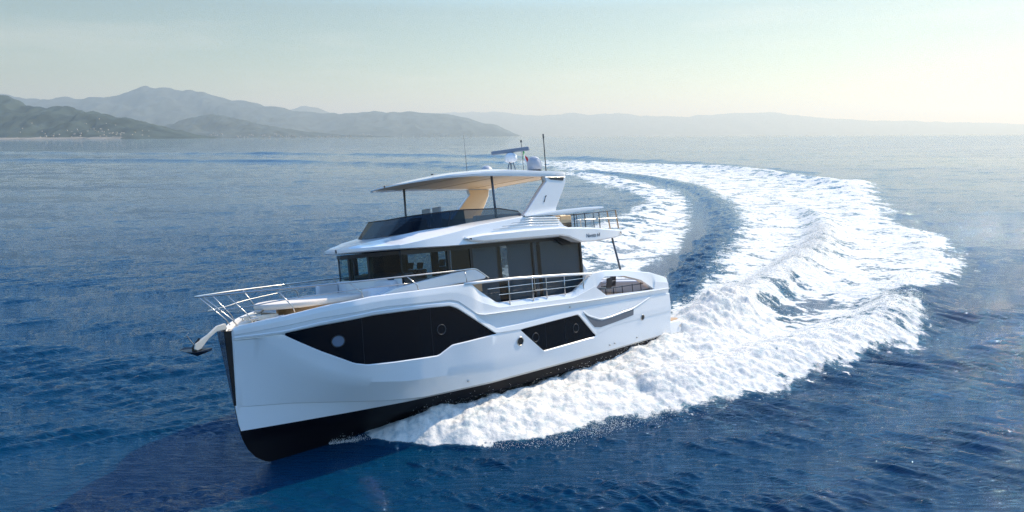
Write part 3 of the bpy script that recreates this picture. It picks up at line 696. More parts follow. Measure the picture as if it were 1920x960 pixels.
# decks
def deck(name, x0, x1, z, m, n=40, inset=.1):
    X = np.linspace(x0, x1, n); b = MB(); zf = z if callable(z) else (lambda x: z)
    b.add([(x, max(yG(x)-inset, .01), zf(x)) for x in X]+[(x, -max(yG(x)-inset, .01), zf(x)) for x in X], [(i, i+1, n+i+1, n+i) for i in range(n-1)])
    return b.build(name, m, Y)
deck('foredeck', 12.9, 19.9, lambda x: min(3.72, zG(x)-.12), M['deckwhite'])
deck('side_deck', 6.0, 12.9, lambda x: 3.05+.02*max(0, x-7.8)-.1*float(sstep(7.6, 6.6, x)), M['teak'], inset=.16)
deck('cockpit_sole', 1.2, 6.0, 2.45, M['teak'])
MB().box(12.88, 12.94, -2.6, 2.6, 2.9, 3.72).build('deck_step', M['gel'], Y)
# handrail over the side-deck cut, with stanchions and wires
for s in (1, -1):
    hr = MB(); hr.tube([(x, s*2.62, z) for x, z in ((12.95, 4.07), (12.4, 4.07), (10.75, 4.03), (8.0, 3.88), (6.45, 3.78))], .055, 10).build('handrail', M['gel'], Y, smooth=True)
    for x in (10.95, 9.78, 9.05, 8.05, 6.95):
        zt = float(np.interp(x, [6.45, 8, 10.75, 12.4], [3.78, 3.88, 4.03, 4.07]))
        st = MB(); st.tube([(x, s*2.6, 3.1), (x, s*2.62, zt)], .018, 8).build('stanchion', M['steel'], Y, smooth=True)
    for hgt in (.30, .58):
        MB().tube([(x, s*2.61, z+hgt*.93) for x, z in ((11.45 if hgt < .5 else 11.95, 3.25), (10, 3.2), (8, 3.12), (7.2 if hgt < .5 else 6.8, 3.1))], .012, 6).build('guard_wire', M['steel'], Y)
    MB().tube([(9.7, s*2.66, 3.9), (9.7, s*2.66, 3.5), (9.1, s*2.66, 3.47), (9.1, s*2.66, 3.9)], .014, 6).build('gate_latch', M['steel'], Y)
# louvred end of the bulwark
for s in (1, -1):
    for k in range(6):
        x = 7.45-k*.17; z = 3.24+k*.085
        MB().tube([(x, s*(yG(x)-.02), z), (x-.02, s*(yG(x)-.16), z+.0)], .014, 5).build('louvre', M['steel'] if False else M['gel'], Y)

# bow rail
portT = [(20.75, 0.0, 4.60), (20.55, .28, 4.60), (19.9, .75, 4.60), (18.9, 1.28, 4.60), (17.0, 2.12, 4.58), (15.1, 2.42, 4.57), (13.2, 2.5, 4.55), (12.4, 2.5, 4.54), (12.1, 2.5, 4.40), (11.75, 2.5, 4.16)]
rl = smooth_curve([(p[0], -p[1], p[2]) for p in portT[::-1]][:-1]+portT, 5)
MB().tube(rl, .026, 8).build('bow_rail', M['steel'], Y, smooth=True)
midr = [(20.42, 0, 4.14), (20.25, .3, 4.15), (19.6, .8, 4.17), (18.75, 1.30, 4.26), (16.9, 2.14, 4.34), (15.0, 2.45, 4.33)]
rl2 = smooth_curve([(p[0], -p[1], p[2]) for p in midr[::-1]][:-1]+midr, 5)
MB().tube(rl2, .016, 8).build('bow_rail', M['steel'], Y, smooth=True)
for s in (1, -1):
    for (tx, ty, tz), (bx, by, bz) in (((20.62, .2, 4.60), (19.75, .28, 3.62)), ((20.1, .62, 4.60), (19.45, .72, 3.70)), ((18.9, 1.28, 4.6), (18.45, 1.42, 3.86)), ((17.0, 2.12, 4.58), (16.6, 2.22, 4.07)), ((15.1, 2.42, 4.57), (14.75, 2.5, 4.08)), ((12.8, 2.5, 4.54), (12.8, 2.56, 4.08))):
        MB().tube([(tx, s*ty, tz), (bx+.12*(tx-bx), s*by, bz+.18), (bx, s*by, bz)], .018, 8).build('stanchion', M['steel'], Y, smooth=True)

# anchor gear
an = MB().prism_y([(19.95, 3.56), (20.0, 3.72), (20.24, 3.68), (20.50, 3.48), (20.90, 3.26), (20.94, 3.12), (20.84, 3.06), (20.74, 3.10), (20.50, 3.36), (20.26, 3.52), (20.0, 3.54)], -.07, .07)
an.build('bow_roller', M['deckwhite'], Y, bevel=.02)
ak = MB().tube([(20.75, 0, 3.4), (20.95, 0, 3.16), (20.95, 0, 3.02)], .035, 8)
ak.add([(21.18, -.52, 3.10), (21.12, -.1, 3.06), (20.95, .15, 3.03), (20.62, .56, 3.06), (20.58, .50, 3.12), (20.55, .1, 3.10), (20.70, -.1, 3.12), (21.0, -.5, 3.16), (20.85, 0, 2.90)],
       [(0, 1, 8), (1, 2, 8), (2, 3, 8), (3, 4, 8), (4, 5, 8), (5, 6, 8), (6, 7, 8), (7, 0, 8), (0, 7, 6, 1), (1, 6, 5, 2), (2, 5, 4, 3)])
ak.build('anchor', M['black'], Y)
MB().tube([(20.95, .1, 3.25), (21.12, .1, 3.55), (21.05, .1, 3.62)], .014, 6).build('roller_bail', M['steel'], Y)
wl = MB().lathe([(.13, 0), (.13, .1), (.08, .14), (.08, .22), (.14, .26), (.14, .3)], (19.0, .15, 3.68)); wl.build('windlass', M['steel'], Y, smooth=True)
for x, y in ((19.35, .55), (19.2, -.55), (18.7, .9)):
    MB().tube([(x-.14, y, 3.78), (x+.14, y, 3.78)], .02, 8).tube([(x-.06, y, 3.66), (x-.06, y, 3.78)], .02, 8).tube([(x+.06, y, 3.66), (x+.06, y, 3.78)], .02, 8).build('cleat', M['steel'], Y)
# foredeck lounge
MB().prism_z([(19.3, -.35), (19.3, .35), (18.6, .6), (18.6, -.6)], 3.7, 3.84).build('deck_hatch', M['deckwhite'], Y, bevel=.02)
def rounded(x0, x1, hy, nose):
    pts = [(x0, -hy), (x0, hy)]
    for k in range(9):
        a = math.pi/2-math.pi*k/8; pts.append((x1-nose+nose*math.cos(a), hy*math.sin(a)*1.0))
    return pts
MB().prism_z(rounded(15.9, 19.0, 1.35, 1.3), 3.96, 4.14).build('sunpad', M['cushion'], Y, bevel=.06)
MB().prism_z(rounded(15.9, 18.3, 1.15, 1.0), 3.66, 3.965).build('sunpad_base', M['teak'], Y, bevel=.02)
MB().prism_z([(13.3, -1.5), (13.3, 1.5), (16.1, 1.72), (16.5, .9), (16.5, -.9), (16.1, -1.72)], 3.66, 3.90).build('lounge_base', M['teak'], Y, bevel=.02)
# sofa backs, horseshoe round the lounge
for pts, nm in (([(16.3, -1.95), (15.2, -1.98), (15.2, 1.6), (15.45, 1.75)], 'sofa_back'),):
    b = MB(); b.box(15.02, 15.3, -1.9, 1.75, 3.9, 4.46); b.box(15.3, 16.1, -1.95, -1.68, 3.9, 4.42); b.build(nm, M['cushionb'], Y, bevel=.08)
MB().box(15.3, 15.85, -1.65, 1.5, 3.88, 4.04).build('sofa_seat', M['cushion'], Y, bevel=.05)
MB().box(15.28, 16.15, 1.30, 1.78, 3.86, 4.30).build('sofa_back', M['cushionb'], Y, bevel=.12)
for s in (1, -1):
    MB().prism_y([(11.57, 4.20), (11.7, 4.12), (14.2, 4.02), (15.6, 3.98), (16.2, 4.02), (15.4, 4.22), (14.2, 4.36), (13.1, 4.47), (12.1, 4.52)], s*1.75, s*2.2).build('deck_coaming', M['gel'], Y, bevel=.04)
    MB().box(11.8, 16.1, min(s*1.75, s*2.15), max(s*1.75, s*2.15), 3.70, 4.02).build('coaming_base', M['teak'], Y)

# ------------------------------------------------------------------ saloon / wheelhouse
ZF = 2.96; ZT = 5.36
ws_b = [(14.95, 1.95), (15.22, 1.3), (15.36, .62), (15.40, 0), (15.40, -.62), (15.32, -1.3), (15.1, -1.95)]
# trunk under the windscreen
MB().prism_z([(14.9, 1.9)]+[(x-.03, y*.98) for x, y in ws_b]+[(14.9, -1.9)], 3.7, 4.50).build('windscreen_base', M['gel'], Y, bevel=.02)
def pane(name, a, b, z0a, z0b, z1a, z1b, m, parent=Y, label=None):
    p = MB(); p.add([(a[0], a[1], z0a), (b[0], b[1], z0b), (b[0], b[1], z1b), (a[0], a[1], z1a)], [(0, 1, 2, 3)]); return p.build(name, m, parent, label=label)
for (i, j) in ((0, 2), (2, 4), (4, 6)):
    seg = ws_b[i:j+1]; p = MB()
    p.add([(x, y, 4.49) for x, y in seg]+[(x-.03, y, 5.36) for x, y in seg], [(k, k+1, len(seg)+k+1, len(seg)+k) for k in range(len(seg)-1)])
    p.build('windscreen', M['gfront'], Y)
def mull(x, y, z0, z1, w=.07, name='window_pillar', m='black'):
    MB().box(x-w/2, x+w/2, y-w/2, y+w/2, z0, z1).build(name, M[m], Y)
for x, y in (ws_b[2], ws_b[4]): mull(x-.05, y, 4.5, 5.36, .13)
for x, y in ((ws_b[0][0]-.03, 1.93), (ws_b[6][0]-.03, -1.93)): mull(x, y, 4.3, 5.36, .05)
# black band under the roof
for s in (1, -1):
    MB().box(6.3, 15.0, min(s*1.93, s*2.08), max(s*1.93, s*2.08), 5.24, 5.40).build('window_header', M['black'], Y)
bh = MB(); bh.prism_z([(x+.02, y*1.01) for x, y in ws_b]+[(x-.12, y*.97) for x, y in ws_b[::-1]], 5.27, 5.40).build('window_header', M['black'], Y)
YS = 2.05
for s in (1, -1):
    # lower side wall forward, glass panes
    MB().prism_y([(14.9, ZF), (14.9, 4.48), (13.2, 4.32), (12.6, 4.2), (12.3, ZF)], s*1.93, s*2.04).build('saloon_wall', M['gel'] if s < 0 else M['dark'], Y)
    edges = [(14.95, 13.15, 4.42, 4.33, 'gfront'), (13.05, 12.15, 4.3, 4.2, 'gside'), (12.05, 9.1, ZF+.05, ZF+.05, 'gside'), (9.0, 6.32, ZF+.05, ZF+.05, 'gside')]
    for a, b, za, zb, g in edges:
        pane('side_window', (a, s*YS), (b, s*YS), za, zb, 5.27, 5.27, M[g])
    for x, w in ((13.1, .11), (12.1, .11), (9.05, .07), (6.33, .10)): mull(x, s*(YS-.03), ZF if x < 12.2 else 4.2, 5.30, w)
pane('aft_window', (6.3, -2.0), (6.3, -.9), ZF, ZF, 5.27, 5.27, M['gside']); pane('aft_window', (6.3, .9), (6.3, 2.0), ZF, ZF, 5.27, 5.27, M['gside'])
# diagonal fashion wing under the aft overhang
MB().prism_y([(7.9, 5.34), (6.4, 5.34), (6.34, 5.02), (7.4, 5.02)], 2.075, 2.10).build('corner_trim', M['black'], Y)
MB().prism_y([(6.30, 4.3), (6.28, 3.6), (5.75, 3.62), (5.95, 3.85)], 1.9, 2.0).build('aft_wing', M['gel'], Y)
# interior
MB().box(6.35, 14.8, -1.9, 1.9, 2.9, 2.96).build('saloon_floor', M['wood'], Y)
MB().box(6.35, 15.0, -1.9, 1.9, 5.30, 5.34).build('saloon_ceiling', M['inter'], Y)
MB().prism_y([(15.1, 4.40), (15.2, 4.56), (14.3, 4.66), (14.1, 4.3), (14.1, 2.96), (14.9, 2.96)], -1.5, 1.6).build('dashboard', M['inter'], Y)
def seat(x, y, z=3.0, name='helm_seat'):
    b = MB(); b.tube([(x, y, z), (x, y, z+.55)], .09, 10); b.box(x-.28, x+.25, y-.27, y+.27, z+.55, z+.72)
    b.prism_y([(x-.28, z+.7), (x-.18, z+.7), (x-.24, z+1.5), (x-.34, z+1.5)], y-.25, y+.25); b.prism_y([(x-.24, z+1.52), (x-.16, z+1.52), (x-.2, z+1.75), (x-.3, z+1.75)], y-.15, y+.15)
    return b.build(name, M['inter'], Y, bevel=.03)
seat(13.3, .3, 3.15); seat(13.2, -.45, 3.15); seat(13.0, 1.25, 3.2)
BX = (10.83, 10.30, 8.78, 8.58)
for s in (1, -1):
    blinds = [(9.9, 7.15), (6.5, 6.32)] if s < 0 else [(12.0, BX[0]), (BX[1], 9.1), (9.0, BX[2]), (BX[3], 6.4)]
    for a, b in blinds:
        if b < 6.3: continue
        MB().box(b, a, min(s*1.95, s*1.97), max(s*1.95, s*1.97), 3.05, 5.25).build('roller_blind', M['shade'], Y)
MB().box(9.0, 11.6, -1.75, -1.0, 2.96, 3.75).build('interior_sofa', M['shade'], Y, bevel=.05)
MB().box(9.9, 11.9, .35, 1.4, 2.96, 3.75).build('galley_counter', M['inter'], Y, bevel=.02)
MB().box(6.33, 6.36, -1.0, 2.0, 2.98, 5.28).build('roller_blind', M['shade'], Y)
MB().prism_y([(8.3, 2.96), (7.0, 2.96), (6.9, 3.9), (7.3, 3.9)], 1.2, 1.8).build('interior_sofa', M['shade'], Y, bevel=.03)
MB().box(12.2, 13.85, -1.96, -1.90, 2.96, 5.3).build('interior_partition', M['inter'], Y)
MB().box(10.6, 10.95, -1.96, -1.90, 2.96, 5.3).build('interior_partition', M['inter'], Y)
# starboard door frame seen through the windscreen
MB().box(14.35, 14.5, -1.97, -1.85, 3.0, 5.3).build('door_frame', M['inter'], Y)

# ------------------------------------------------------------------ flybridge deck / roof
def lp(x, tab): a = np.array(tab); return float(np.interp(x, a[:, 0], a[:, 1]))
def half(x): return lp(x, [(3.9, 2.3), (4.2, 2.5), (5, 2.6), (12, 2.6), (14.3, 2.5), (15.2, 2.35), (15.55, 2.0), (15.9, 1.4), (16.1, .75), (16.18, .05)])
tzt = [(3.9, 5.42), (4.5, 5.46), (7.2, 5.62), (7.7, 5.76), (8.1, 6.18), (9.8, 6.24), (12.0, 6.04), (13, 5.87), (14, 5.74), (14.8, 5.63), (15.3, 5.58), (16.2, 5.60)]
tzb = [(3.9, 5.26), (4.6, 5.1), (6.6, 5.06), (6.95, 5.12), (7.5, 5.36), (13.3, 5.38), (15.5, 5.45), (16.2, 5.48)]
xsR = [3.9, 3.95, 4.05, 4.2, 4.5, 5, 5.5, 6, 6.5, 6.9, 7.2, 7.6, 7.72, 7.9, 8.1, 8.6, 9.2, 9.8, 10.5, 11.2, 12, 12.6, 13, 13.6, 14.2, 14.6, 15, 15.2, 15.4, 15.55, 15.7, 15.8, 15.9, 16.0, 16.08, 16.14, 16.18]
rows = []
for x in xsR:
    h = half(x); zt = lp(x, tzt); zb = lp(x, tzb)
    sin_ = lp(x, [(3.9, .05), (7.5, .05), (8.1, .42), (12, .52), (14.2, .6), (15, .9), (15.6, 1.0), (16.18, .02)])      # how far the sloping top runs inwards
    zi = lp(x, [(3.9, 5.42), (7.2, 5.62), (7.7, 5.78), (8.1, 6.30), (10, 6.32), (12, 6.18), (14.2, 5.98), (15, 5.86), (15.6, 5.76), (16.18, 5.62)])
    ui = lp(x, [(3.9, 0), (7.5, 0), (8.1, .10), (12, .10), (14, .03), (15, 0), (16.2, 0)])   # fascia leans in towards the top
    yi = max(h-sin_-ui, .01)
    fl = lp(x, [(3.9, 5.42), (7.2, 5.6), (8.1, 5.62), (13.4, 5.62), (14.0, 5.98), (15, 5.9), (16.18, 5.63)])
    a = [(x, 0, zb), (x, h-.14 if h > .2 else h*.5, zb), (x, h, zb+.03), (x, h-ui, zt-.02), (x, h-ui-.02, zt), (x, yi, zi), (x, max(yi-.08, .005), zi-.01), (x, max(yi-.1, .004), min(fl, zi-.015)), (x, 0, min(fl, zi-.02)+.01)]
    rows.append([(p[0], -p[1], p[2]) for p in a[::-1]]+a[:]) if False else rows.append(a)
full = []
for a in rows:
    full.append(a+[(p[0], -p[1], p[2]) for p in a[::-1]])
o = grid_mesh('flybridge_deck', full, M['gel'], Y, 25)
# end caps
capv = MB(); capv.add(full[0], [tuple(range(len(full[0])))]); capv.build('deck_end', M['gel'], Y)
# brow above the side windows
for s in (1, -1):
    bw = []
    for x, zb, zt, y in ((12.75, 5.60, 5.63, 2.60), (12.5, 5.50, 5.66, 2.68), (12.0, 5.44, 5.70, 2.74), (10, 5.42, 5.74, 2.78), (8.2, 5.42, 5.74, 2.78), (7.7, 5.34, 5.70, 2.77), (7.2, 5.16, 5.68, 2.75), (6.9, 5.07, 5.66, 2.72), (6.0, 5.06, 5.60, 2.70), (4.7, 5.12, 5.46, 2.66), (4.1, 5.2, 5.42, 2.5)):
        bw.append([(x, s*2.45, zb-.0), (x, s*(y-.06), zb), (x, s*y, zb+.05), (x, s*y, zt-.05), (x, s*(y-.08), zt), (x, s*2.45, zt+.03)])
    grid_mesh('side_brow', bw, M['gel'], Y, 30)
# ribs in the fascia
for s in (1, -1):
    for k in range(4):
        z0 = 5.86+k*.09
        MB().tube([(11.4-k*.45, s*2.56, z0-.02+k*.0), (9.6, s*2.555, z0+.03), (8.0-k*.02, s*2.55, z0-.02)], [.008, .02, .02], 6).build('fascia_rib', M['gel'], Y, smooth=True)
# white cap beam running aft above the fly rail
for s in (1, -1):
    rowsb = []
    for x, zb, zt, w in ((9.8, 6.22, 6.27, .12), (8.6, 6.22, 6.36, .16), (7.6, 6.24, 6.42, .18), (6.4, 6.30, 6.46, .17), (5.6, 6.34, 6.46, .14), (5.25, 6.38, 6.44, .08)):
        y1, y0 = 2.56, 2.56-w; rowsb.append([(x, s*y0, zb), (x, s*y1, zb), (x, s*(y1+.02), (zb+zt)/2), (x, s*y1, zt), (x, s*y0, zt), (x, s*y0, zb)])
    grid_mesh('cap_beam', rowsb, M['gel'], Y, 40)
# fly windscreen
fb = [(14.72, 0, 5.96), (14.66, .9, 5.98), (14.40, 1.6, 6.0), (14.1, 1.86, 6.03), (12.95, 2.02, 6.12), (12.2, 2.06, 6.18), (10.6, 2.12, 6.30), (9.45, 2.14, 6.36)]
ft = [(14.12, 0, 6.50), (14.08, .85, 6.52), (13.95, 1.5, 6.53), (13.8, 1.78, 6.54), (12.75, 1.96, 6.60), (12.2, 2.0, 6.62), (10.6, 2.08, 6.60), (9.7, 2.12, 6.46)]
for s in (1, -1):
    for a, b, g in ((0, 3, 'gfly'), (3, 4, 'gfly'), (4, 5, 'gfly'), (5, 6, 'gflyl'), (6, 7, 'gflyl')):
        p = MB(); seg = range(a, b+1); n = len(seg)
        p.add([(fb[i][0], s*fb[i][1], fb[i][2]-.06) for i in seg]+[(ft[i][0], s*ft[i][1], ft[i][2]) for i in seg], [(k, k+1, n+k+1, n+k) for k in range(n-1)])
        p.build('fly_windscreen', M[g], Y)
    MB().tube([(x, s*y, z) for x, y, z in ft], .022, 6).build('screen_rail', M['black'], Y)
    MB().tube([(ft[4][0], s*ft[4][1], ft[4][2]), (fb[4][0], s*(fb[4][1]), fb[4][2])], .012, 5).build('screen_joint', M['black'], Y)
# flybridge console and seats behind the screen
MB().prism_y([(13.6, 5.6), (13.75, 6.35), (13.1, 6.42), (12.9, 5.6)], -1.2, 1.0).build('fly_console', M['inter'], Y, bevel=.04)
for x, y in ((12.55, .55), (12.45, -.25)):
    b = MB(); b.box(x-.25, x+.25, y-.25, y+.25, 6.0, 6.15); b.prism_y([(x-.28, 6.1), (x-.18, 6.1), (x-.22, 6.85), (x-.32, 6.85)], y-.23, y+.23); b.tube([(x, y, 5.6), (x, y, 6.02)], .08, 8)
    b.build('fly_helm_seat', M['greyd'], Y, bevel=.05)
MB().box(9.6, 11.6, .8, 1.95, 5.6, 6.05).build('fly_sofa', M['cushionb'], Y, bevel=.06)
MB().box(9.4, 11.6, 1.7, 1.98, 6.0, 6.4).build('fly_sofa_back', M['cushionb'], Y, bevel=.06)
MB().box(9.2, 11.2, -1.9, -1.1, 5.6, 6.45).build('fly_bar', M['shade'], Y, bevel=.03)
MB().box(6.9, 7.6, 1.5, 2.25, 5.62, 6.22).build('fly_seat', M['tan'], Y, bevel=.08)
MB().box(6.95, 7.6, 1.5, 2.25, 5.62, 5.9).build('fly_seat_base', M['dark'], Y)
# aft fly rail
for s in (1, -1):
    MB().tube([(7.3, s*2.3, 6.2), (5.3, s*2.33, 6.23), (4.15, s*2.3, 6.28)], .016, 6).build('fly_rail', M['dark'], Y)
    MB().tube([(7.0, s*2.3, 5.98), (4.12, s*2.3, 5.95)], .01, 5).build('fly_rail', M['steel'], Y)
    for x in (6.85, 6.2, 5.3):
        MB().tube([(x, s*2.33, 5.5), (x, s*2.33, 6.23)], .022, 6).build('stanchion', M['dark'], Y)
MB().tube([(4.15, 2.3, 6.28), (4.1, 0, 6.28), (4.15, -2.3, 6.28)], .016, 6).build('fly_rail', M['dark'], Y)
for y in (1.0, 0, -1.0, -2.0): MB().tube([(4.1, y, 5.5), (4.1, y, 6.28)], .018, 6).build('stanchion', M['dark'], Y)
for zz_ in (5.72, 5.95): MB().tube([(4.1, 2.3, zz_), (4.1, -2.3, zz_)], .008, 5).build('guard_wire', M['steel'], Y)
for y, x in ((2.26, 4.12), (1.95, 4.3)):
    MB().tube([(x, y, 6.3), (x-.12, y, 5.5)], .03, 8).build('stern_post', M['teak'], Y)
MB().tube([(6.1, 2.0, 5.55), (6.1, 2.0, 6.0), (5.4, 2.0, 6.0), (5.4, 2.0, 5.6)], .014, 6).build('fly_chair_frame', M['steel'], Y)
# post carrying the aft overhang
for s in (1, -1): MB().tube([(4.35, s*2.15, 5.1), (3.98, s*2.2, 3.5)], .045, 10).build('overhang_post', M['grey'], Y, smooth=True)

# lettering on the aft fascia
def text(name, s, size, x, z, y, parent=Y, shear=.25, flip=False):
    cu = bpy.data.curves.new(name, 'FONT'); cu.body = s; cu.size = size; cu.shear = shear; cu.extrude = .002; cu.space_character = .9
    to = bpy.data.objects.new(name, cu); COL.objects.link(to); dg = bpy.context.evaluated_depsgraph_get()
    me = bpy.data.meshes.new_from_object(to.evaluated_get(dg)); bpy.data.objects.remove(to)
    # text reads from bow (left) to stern (right) on the port side
    for v_ in me.vertices:
        a, b, c_ = v_.co; v_.co = (x-a, y(x-a)+c_, z+b)
    return link(name, me, M['letter'], parent)
text('lettering', 'Navetta 64', .22, 6.68, 5.24, lambda x: float(np.interp(x, [4.1, 4.7, 6.0, 6.9], [2.5, 2.66, 2.70, 2.72]))+.006)
lg = MB(); lg.add([(4.42, 2.62, 5.22), (4.28, 2.60, 5.40), (4.20, 2.57, 5.22), (4.30, 2.60, 5.30)], [(0, 1, 3), (3, 1, 2)]); lg.build('emblem', M['letter'], Y)

# ------------------------------------------------------------------ hardtop
def hth(x): return lp(x, [(7.05, 2.1), (7.15, 2.32), (7.4, 2.42), (11.8, 2.44), (12.8, 2.3), (13.4, 2.0), (13.8, 1.4), (14.0, .7), (14.06, .05)])
xsT = [7.05, 7.1, 7.15, 7.25, 7.4, 8, 8.6, 9.2, 9.8, 10.4, 11, 11.5, 12, 12.4, 12.8, 13.1, 13.4, 13.6, 13.8, 13.92, 14.0, 14.06]
rt = []; rb = []
for x in xsT:
    h = hth(x); ze = lp(x, [(7.05, 7.80), (9, 7.84), (10.4, 7.86), (12, 7.82), (13, 7.76), (14.06, 7.66)])
    tk = lp(x, [(7.05, .16), (7.4, .20), (10.4, .20), (12.5, .12), (13.5, .07), (14.06, .03)]); cr_ = lp(x, [(7, .18), (10, .26), (12, .18), (13, .10), (14.06, .01)])
    n = 12; top_ = [(x, h*t, ze+tk/2+cr_*(1-abs(t)**2.2)) for t in np.linspace(-1, 1, n)]
    rt.append([(x, -h-.012, ze-.0)]+top_+[(x, h+.012, ze)]+[(x, h-.02, ze-tk/2), (x, max(h-.14, h*.9), ze-tk/2), (x, max(h-.2, h*.86), ze-tk/2+.05)])
    rt[-1] += [(x, -p[1], p[2]) for p in rt[-1][-1:-4:-1]]+[(x, -h-.012, ze)]
    rb.append([(x, max(h-.2, h*.86)*t, ze-tk/2+.05+.03*(1-t*t)) for t in np.linspace(-1, 1, 9)])
# open shell: split the underside ring where the liner sits
def ht_skip(i, j): return j == 16
ht = grid_mesh('hardtop', rt, M['gel'], Y, 30, skip=ht_skip)
MB().add(rt[0], [tuple(range(len(rt[0])))]).build('hardtop_edge', M['gel'], ht)
grid_mesh('hardtop_liner', rb, M['tan'], ht, 60)
for x in (8.6, 10.6, 12.3): MB().box(x-.02, x+.02, -2.0, 2.0, 7.735, 7.75).build('liner_batten', M['tan'], ht)
for x, y in ((12.9, 1.3), (11.6, 1.9)): MB().lathe([(.05, 0), (.05, .03), (.01, .05)], (x, y, 7.93), 10).build('deck_light', M['black'], ht)
# arches
arch = [(9.75, 6.26), (9.55, 6.42), (9.2, 6.75), (8.85, 7.08), (8.55, 7.36), (8.35, 7.52), (8.42, 7.72), (7.22, 7.72), (7.28, 7.45), (7.5, 7.1), (7.75, 6.75), (7.92, 6.5), (7.98, 6.24)]
for s in (1, -1):
    a = MB().prism_y(arch, s*2.22, s*2.42).build('arch', M['gel'], Y, bevel=.035)
    ins = [(x+(8.6-x)*.05, z) for x, z in arch]
    MB().prism_y(ins, s*2.205, s*2.219).build('arch_liner', M['tan'], a)
    MB().prism_y([(8.3, 7.70), (7.35, 7.70), (7.42, 7.56), (8.1, 7.60)], s*2.425, s*2.44).build('arch_vent', M['dark'], a)
    MB().prism_y([(8.62, 6.74), (8.56, 6.74), (8.5, 6.98), (8.42, 7.0), (8.42, 6.96), (8.47, 6.95)], s*2.425, s*2.435).build('arch_emblem', M['letter'], a)
    MB().tube([(10.76 if s > 0 else 11.9, s*2.0, 7.8), (10.7 if s > 0 else 11.95, s*2.0, 6.1)], .045, 10).build('hardtop_post', M['grey'], Y, smooth=True)
# masts and antennas on the hardtop
def dome(x, y, z, r, h, m='greyd', name='satellite_dome'):
    prof_ = [(r*.86, 0), (r*.9, .08), (r, .1), (r*1.02, h*.45)]+[(r*math.cos(a), h*.5+(h*.5)*math.sin(a)) for a in np.linspace(.1, 1.5, 8)]
    d = MB().lathe(prof_, (x, y, z)).build(name, M[m], Y, smooth=True)
    MB().lathe([(r*.9, -.02), (r*.92, .07)], (x, y, z-.01)).build('dome_base', M['dark'], d)
dome(7.75, 1.25, 8.06, .29, .62); dome(8.05, -1.35, 8.05, .29, .62)
px, py = 8.45, .65
pd = MB().lathe([(.10, 0), (.23, .05), (.26, .16), (.25, .28), (.18, .36), (.08, .40)], (px, py, 8.50)).build('radar_scanner', M['gel'], Y, smooth=True)
bar = MB().box(-.80, .80, -.07, .07, 0, .15); ba = bar.build('scanner_bar', M['barm'], pd, bevel=.03); ba.matrix_local = Matrix.Translation((px+.0, py, 8.90)) @ Matrix.Rotation(R(-62), 4, 'Z')
for dx, dy in ((.3, .05), (-.12, .12), (-.12, -.16), (.02, 0)): MB().tube([(px+dx, py+dy, 8.12), (px+dx*.35, py+dy*.5, 8.54)], .022, 8).build('scanner_leg', M['grey'], pd)
MB().tube([(px-.15, py, 8.62), (px-.55, py+.2, 8.6)], .012, 6).build('mast_bracket', M['steel'], Y)
MB().tube([(7.5, .35, 8.1), (7.5, .35, 9.42)], .012, 6).lathe([(.035, 0), (.035, .09)], (7.5, .35, 9.40), 10).build('mast_light', M['dark'], Y)
MB().tube([(7.42, 1.55, 8.0), (7.40, 1.55, 9.36), (7.40, 1.55, 9.36), (7.40, 1.55, 9.54)], [.022, .018, .03, .03], 8).build('antenna', M['dark'], Y)
MB().tube([(9.0, -1.5, 8.0), (9.02, -1.5, 9.95)], [.014, .005], 6).build('antenna', M['dark'], Y, label='thin whip antenna')
# cockpit behind the side opening
def cockpit_chair(x, y, rz, label):
    t = bpy.data.objects.new('deck_chair', None); COL.objects.link(t)
    t.matrix_world = yacht.matrix_world @ Matrix.Translation((x, y, 2.455)) @ Matrix.Rotation(rz, 4, 'Z'); tag(t, label, 'chair', 'chairs in the aft cockpit')
    MB().box(-.24, .24, -.24, .24, .42, .47).build('seat', M['dark'], t, bevel=.015)
    MB().prism_y([(-.26, .47), (-.22, .47), (-.28, .9), (-.32, .9)], -.22, .22).build('backrest', M['dark'], t)
    for a in (-.22, .22):
        for b in (-.22, .22): MB().tube([(a, b, 0), (a, b, .44)], .014, 6).build('leg', M['steel'], t)
    for b in (-.25, .25): MB().tube([(.22, b, .44), (.2, b, .66), (-.28, b, .68)], .014, 6).build('armrest', M['steel'], t)
cockpit_chair(4.9, .9, 2.9, 'dark deck chair nearest the saloon inside the cockpit opening')
cockpit_chair(3.9, 1.1, -1.4, 'dark deck chair in the middle of the cockpit opening')
cockpit_chair(3.0, .6, -.3, 'dark deck chair closest to the stern in the cockpit')
tb = bpy.data.objects.new('cockpit_table', None); COL.objects.link(tb); tb.matrix_world = yacht.matrix_world @ Matrix.Translation((4.0, -.2, 2.455)); tag(tb, 'wooden dining table between the cockpit chairs', 'table')
MB().box(-.9, .9, -.5, .5, .70, .75).build('table_top', M['teak'], tb, bevel=.01); MB().tube([(0, 0, 0), (0, 0, .7)], .07, 12).build('leg', M['steel'], tb)
MB().box(1.3, 1.75, -2.1, 2.1, 2.45, 3.0).build('stern_sofa', M['cushionb'], Y, bevel=.06)
MB().box(2.4, 6.1, 2.4, 2.45, 2.45, 2.72).build('cockpit_coaming', M['dark'], Y)
for x in (5.4, 4.9, 4.3, 3.6, 3.0): MB().tube([(x, 2.42, 2.6), (x, 2.42, 3.05)], .02, 6).build('cockpit_rail_post', M['dark'], Y)
MB().tube([(6.1, 2.42, 3.05), (2.7, 2.42, 2.98)], .02, 6).build('cockpit_rail', M['dark'], Y)

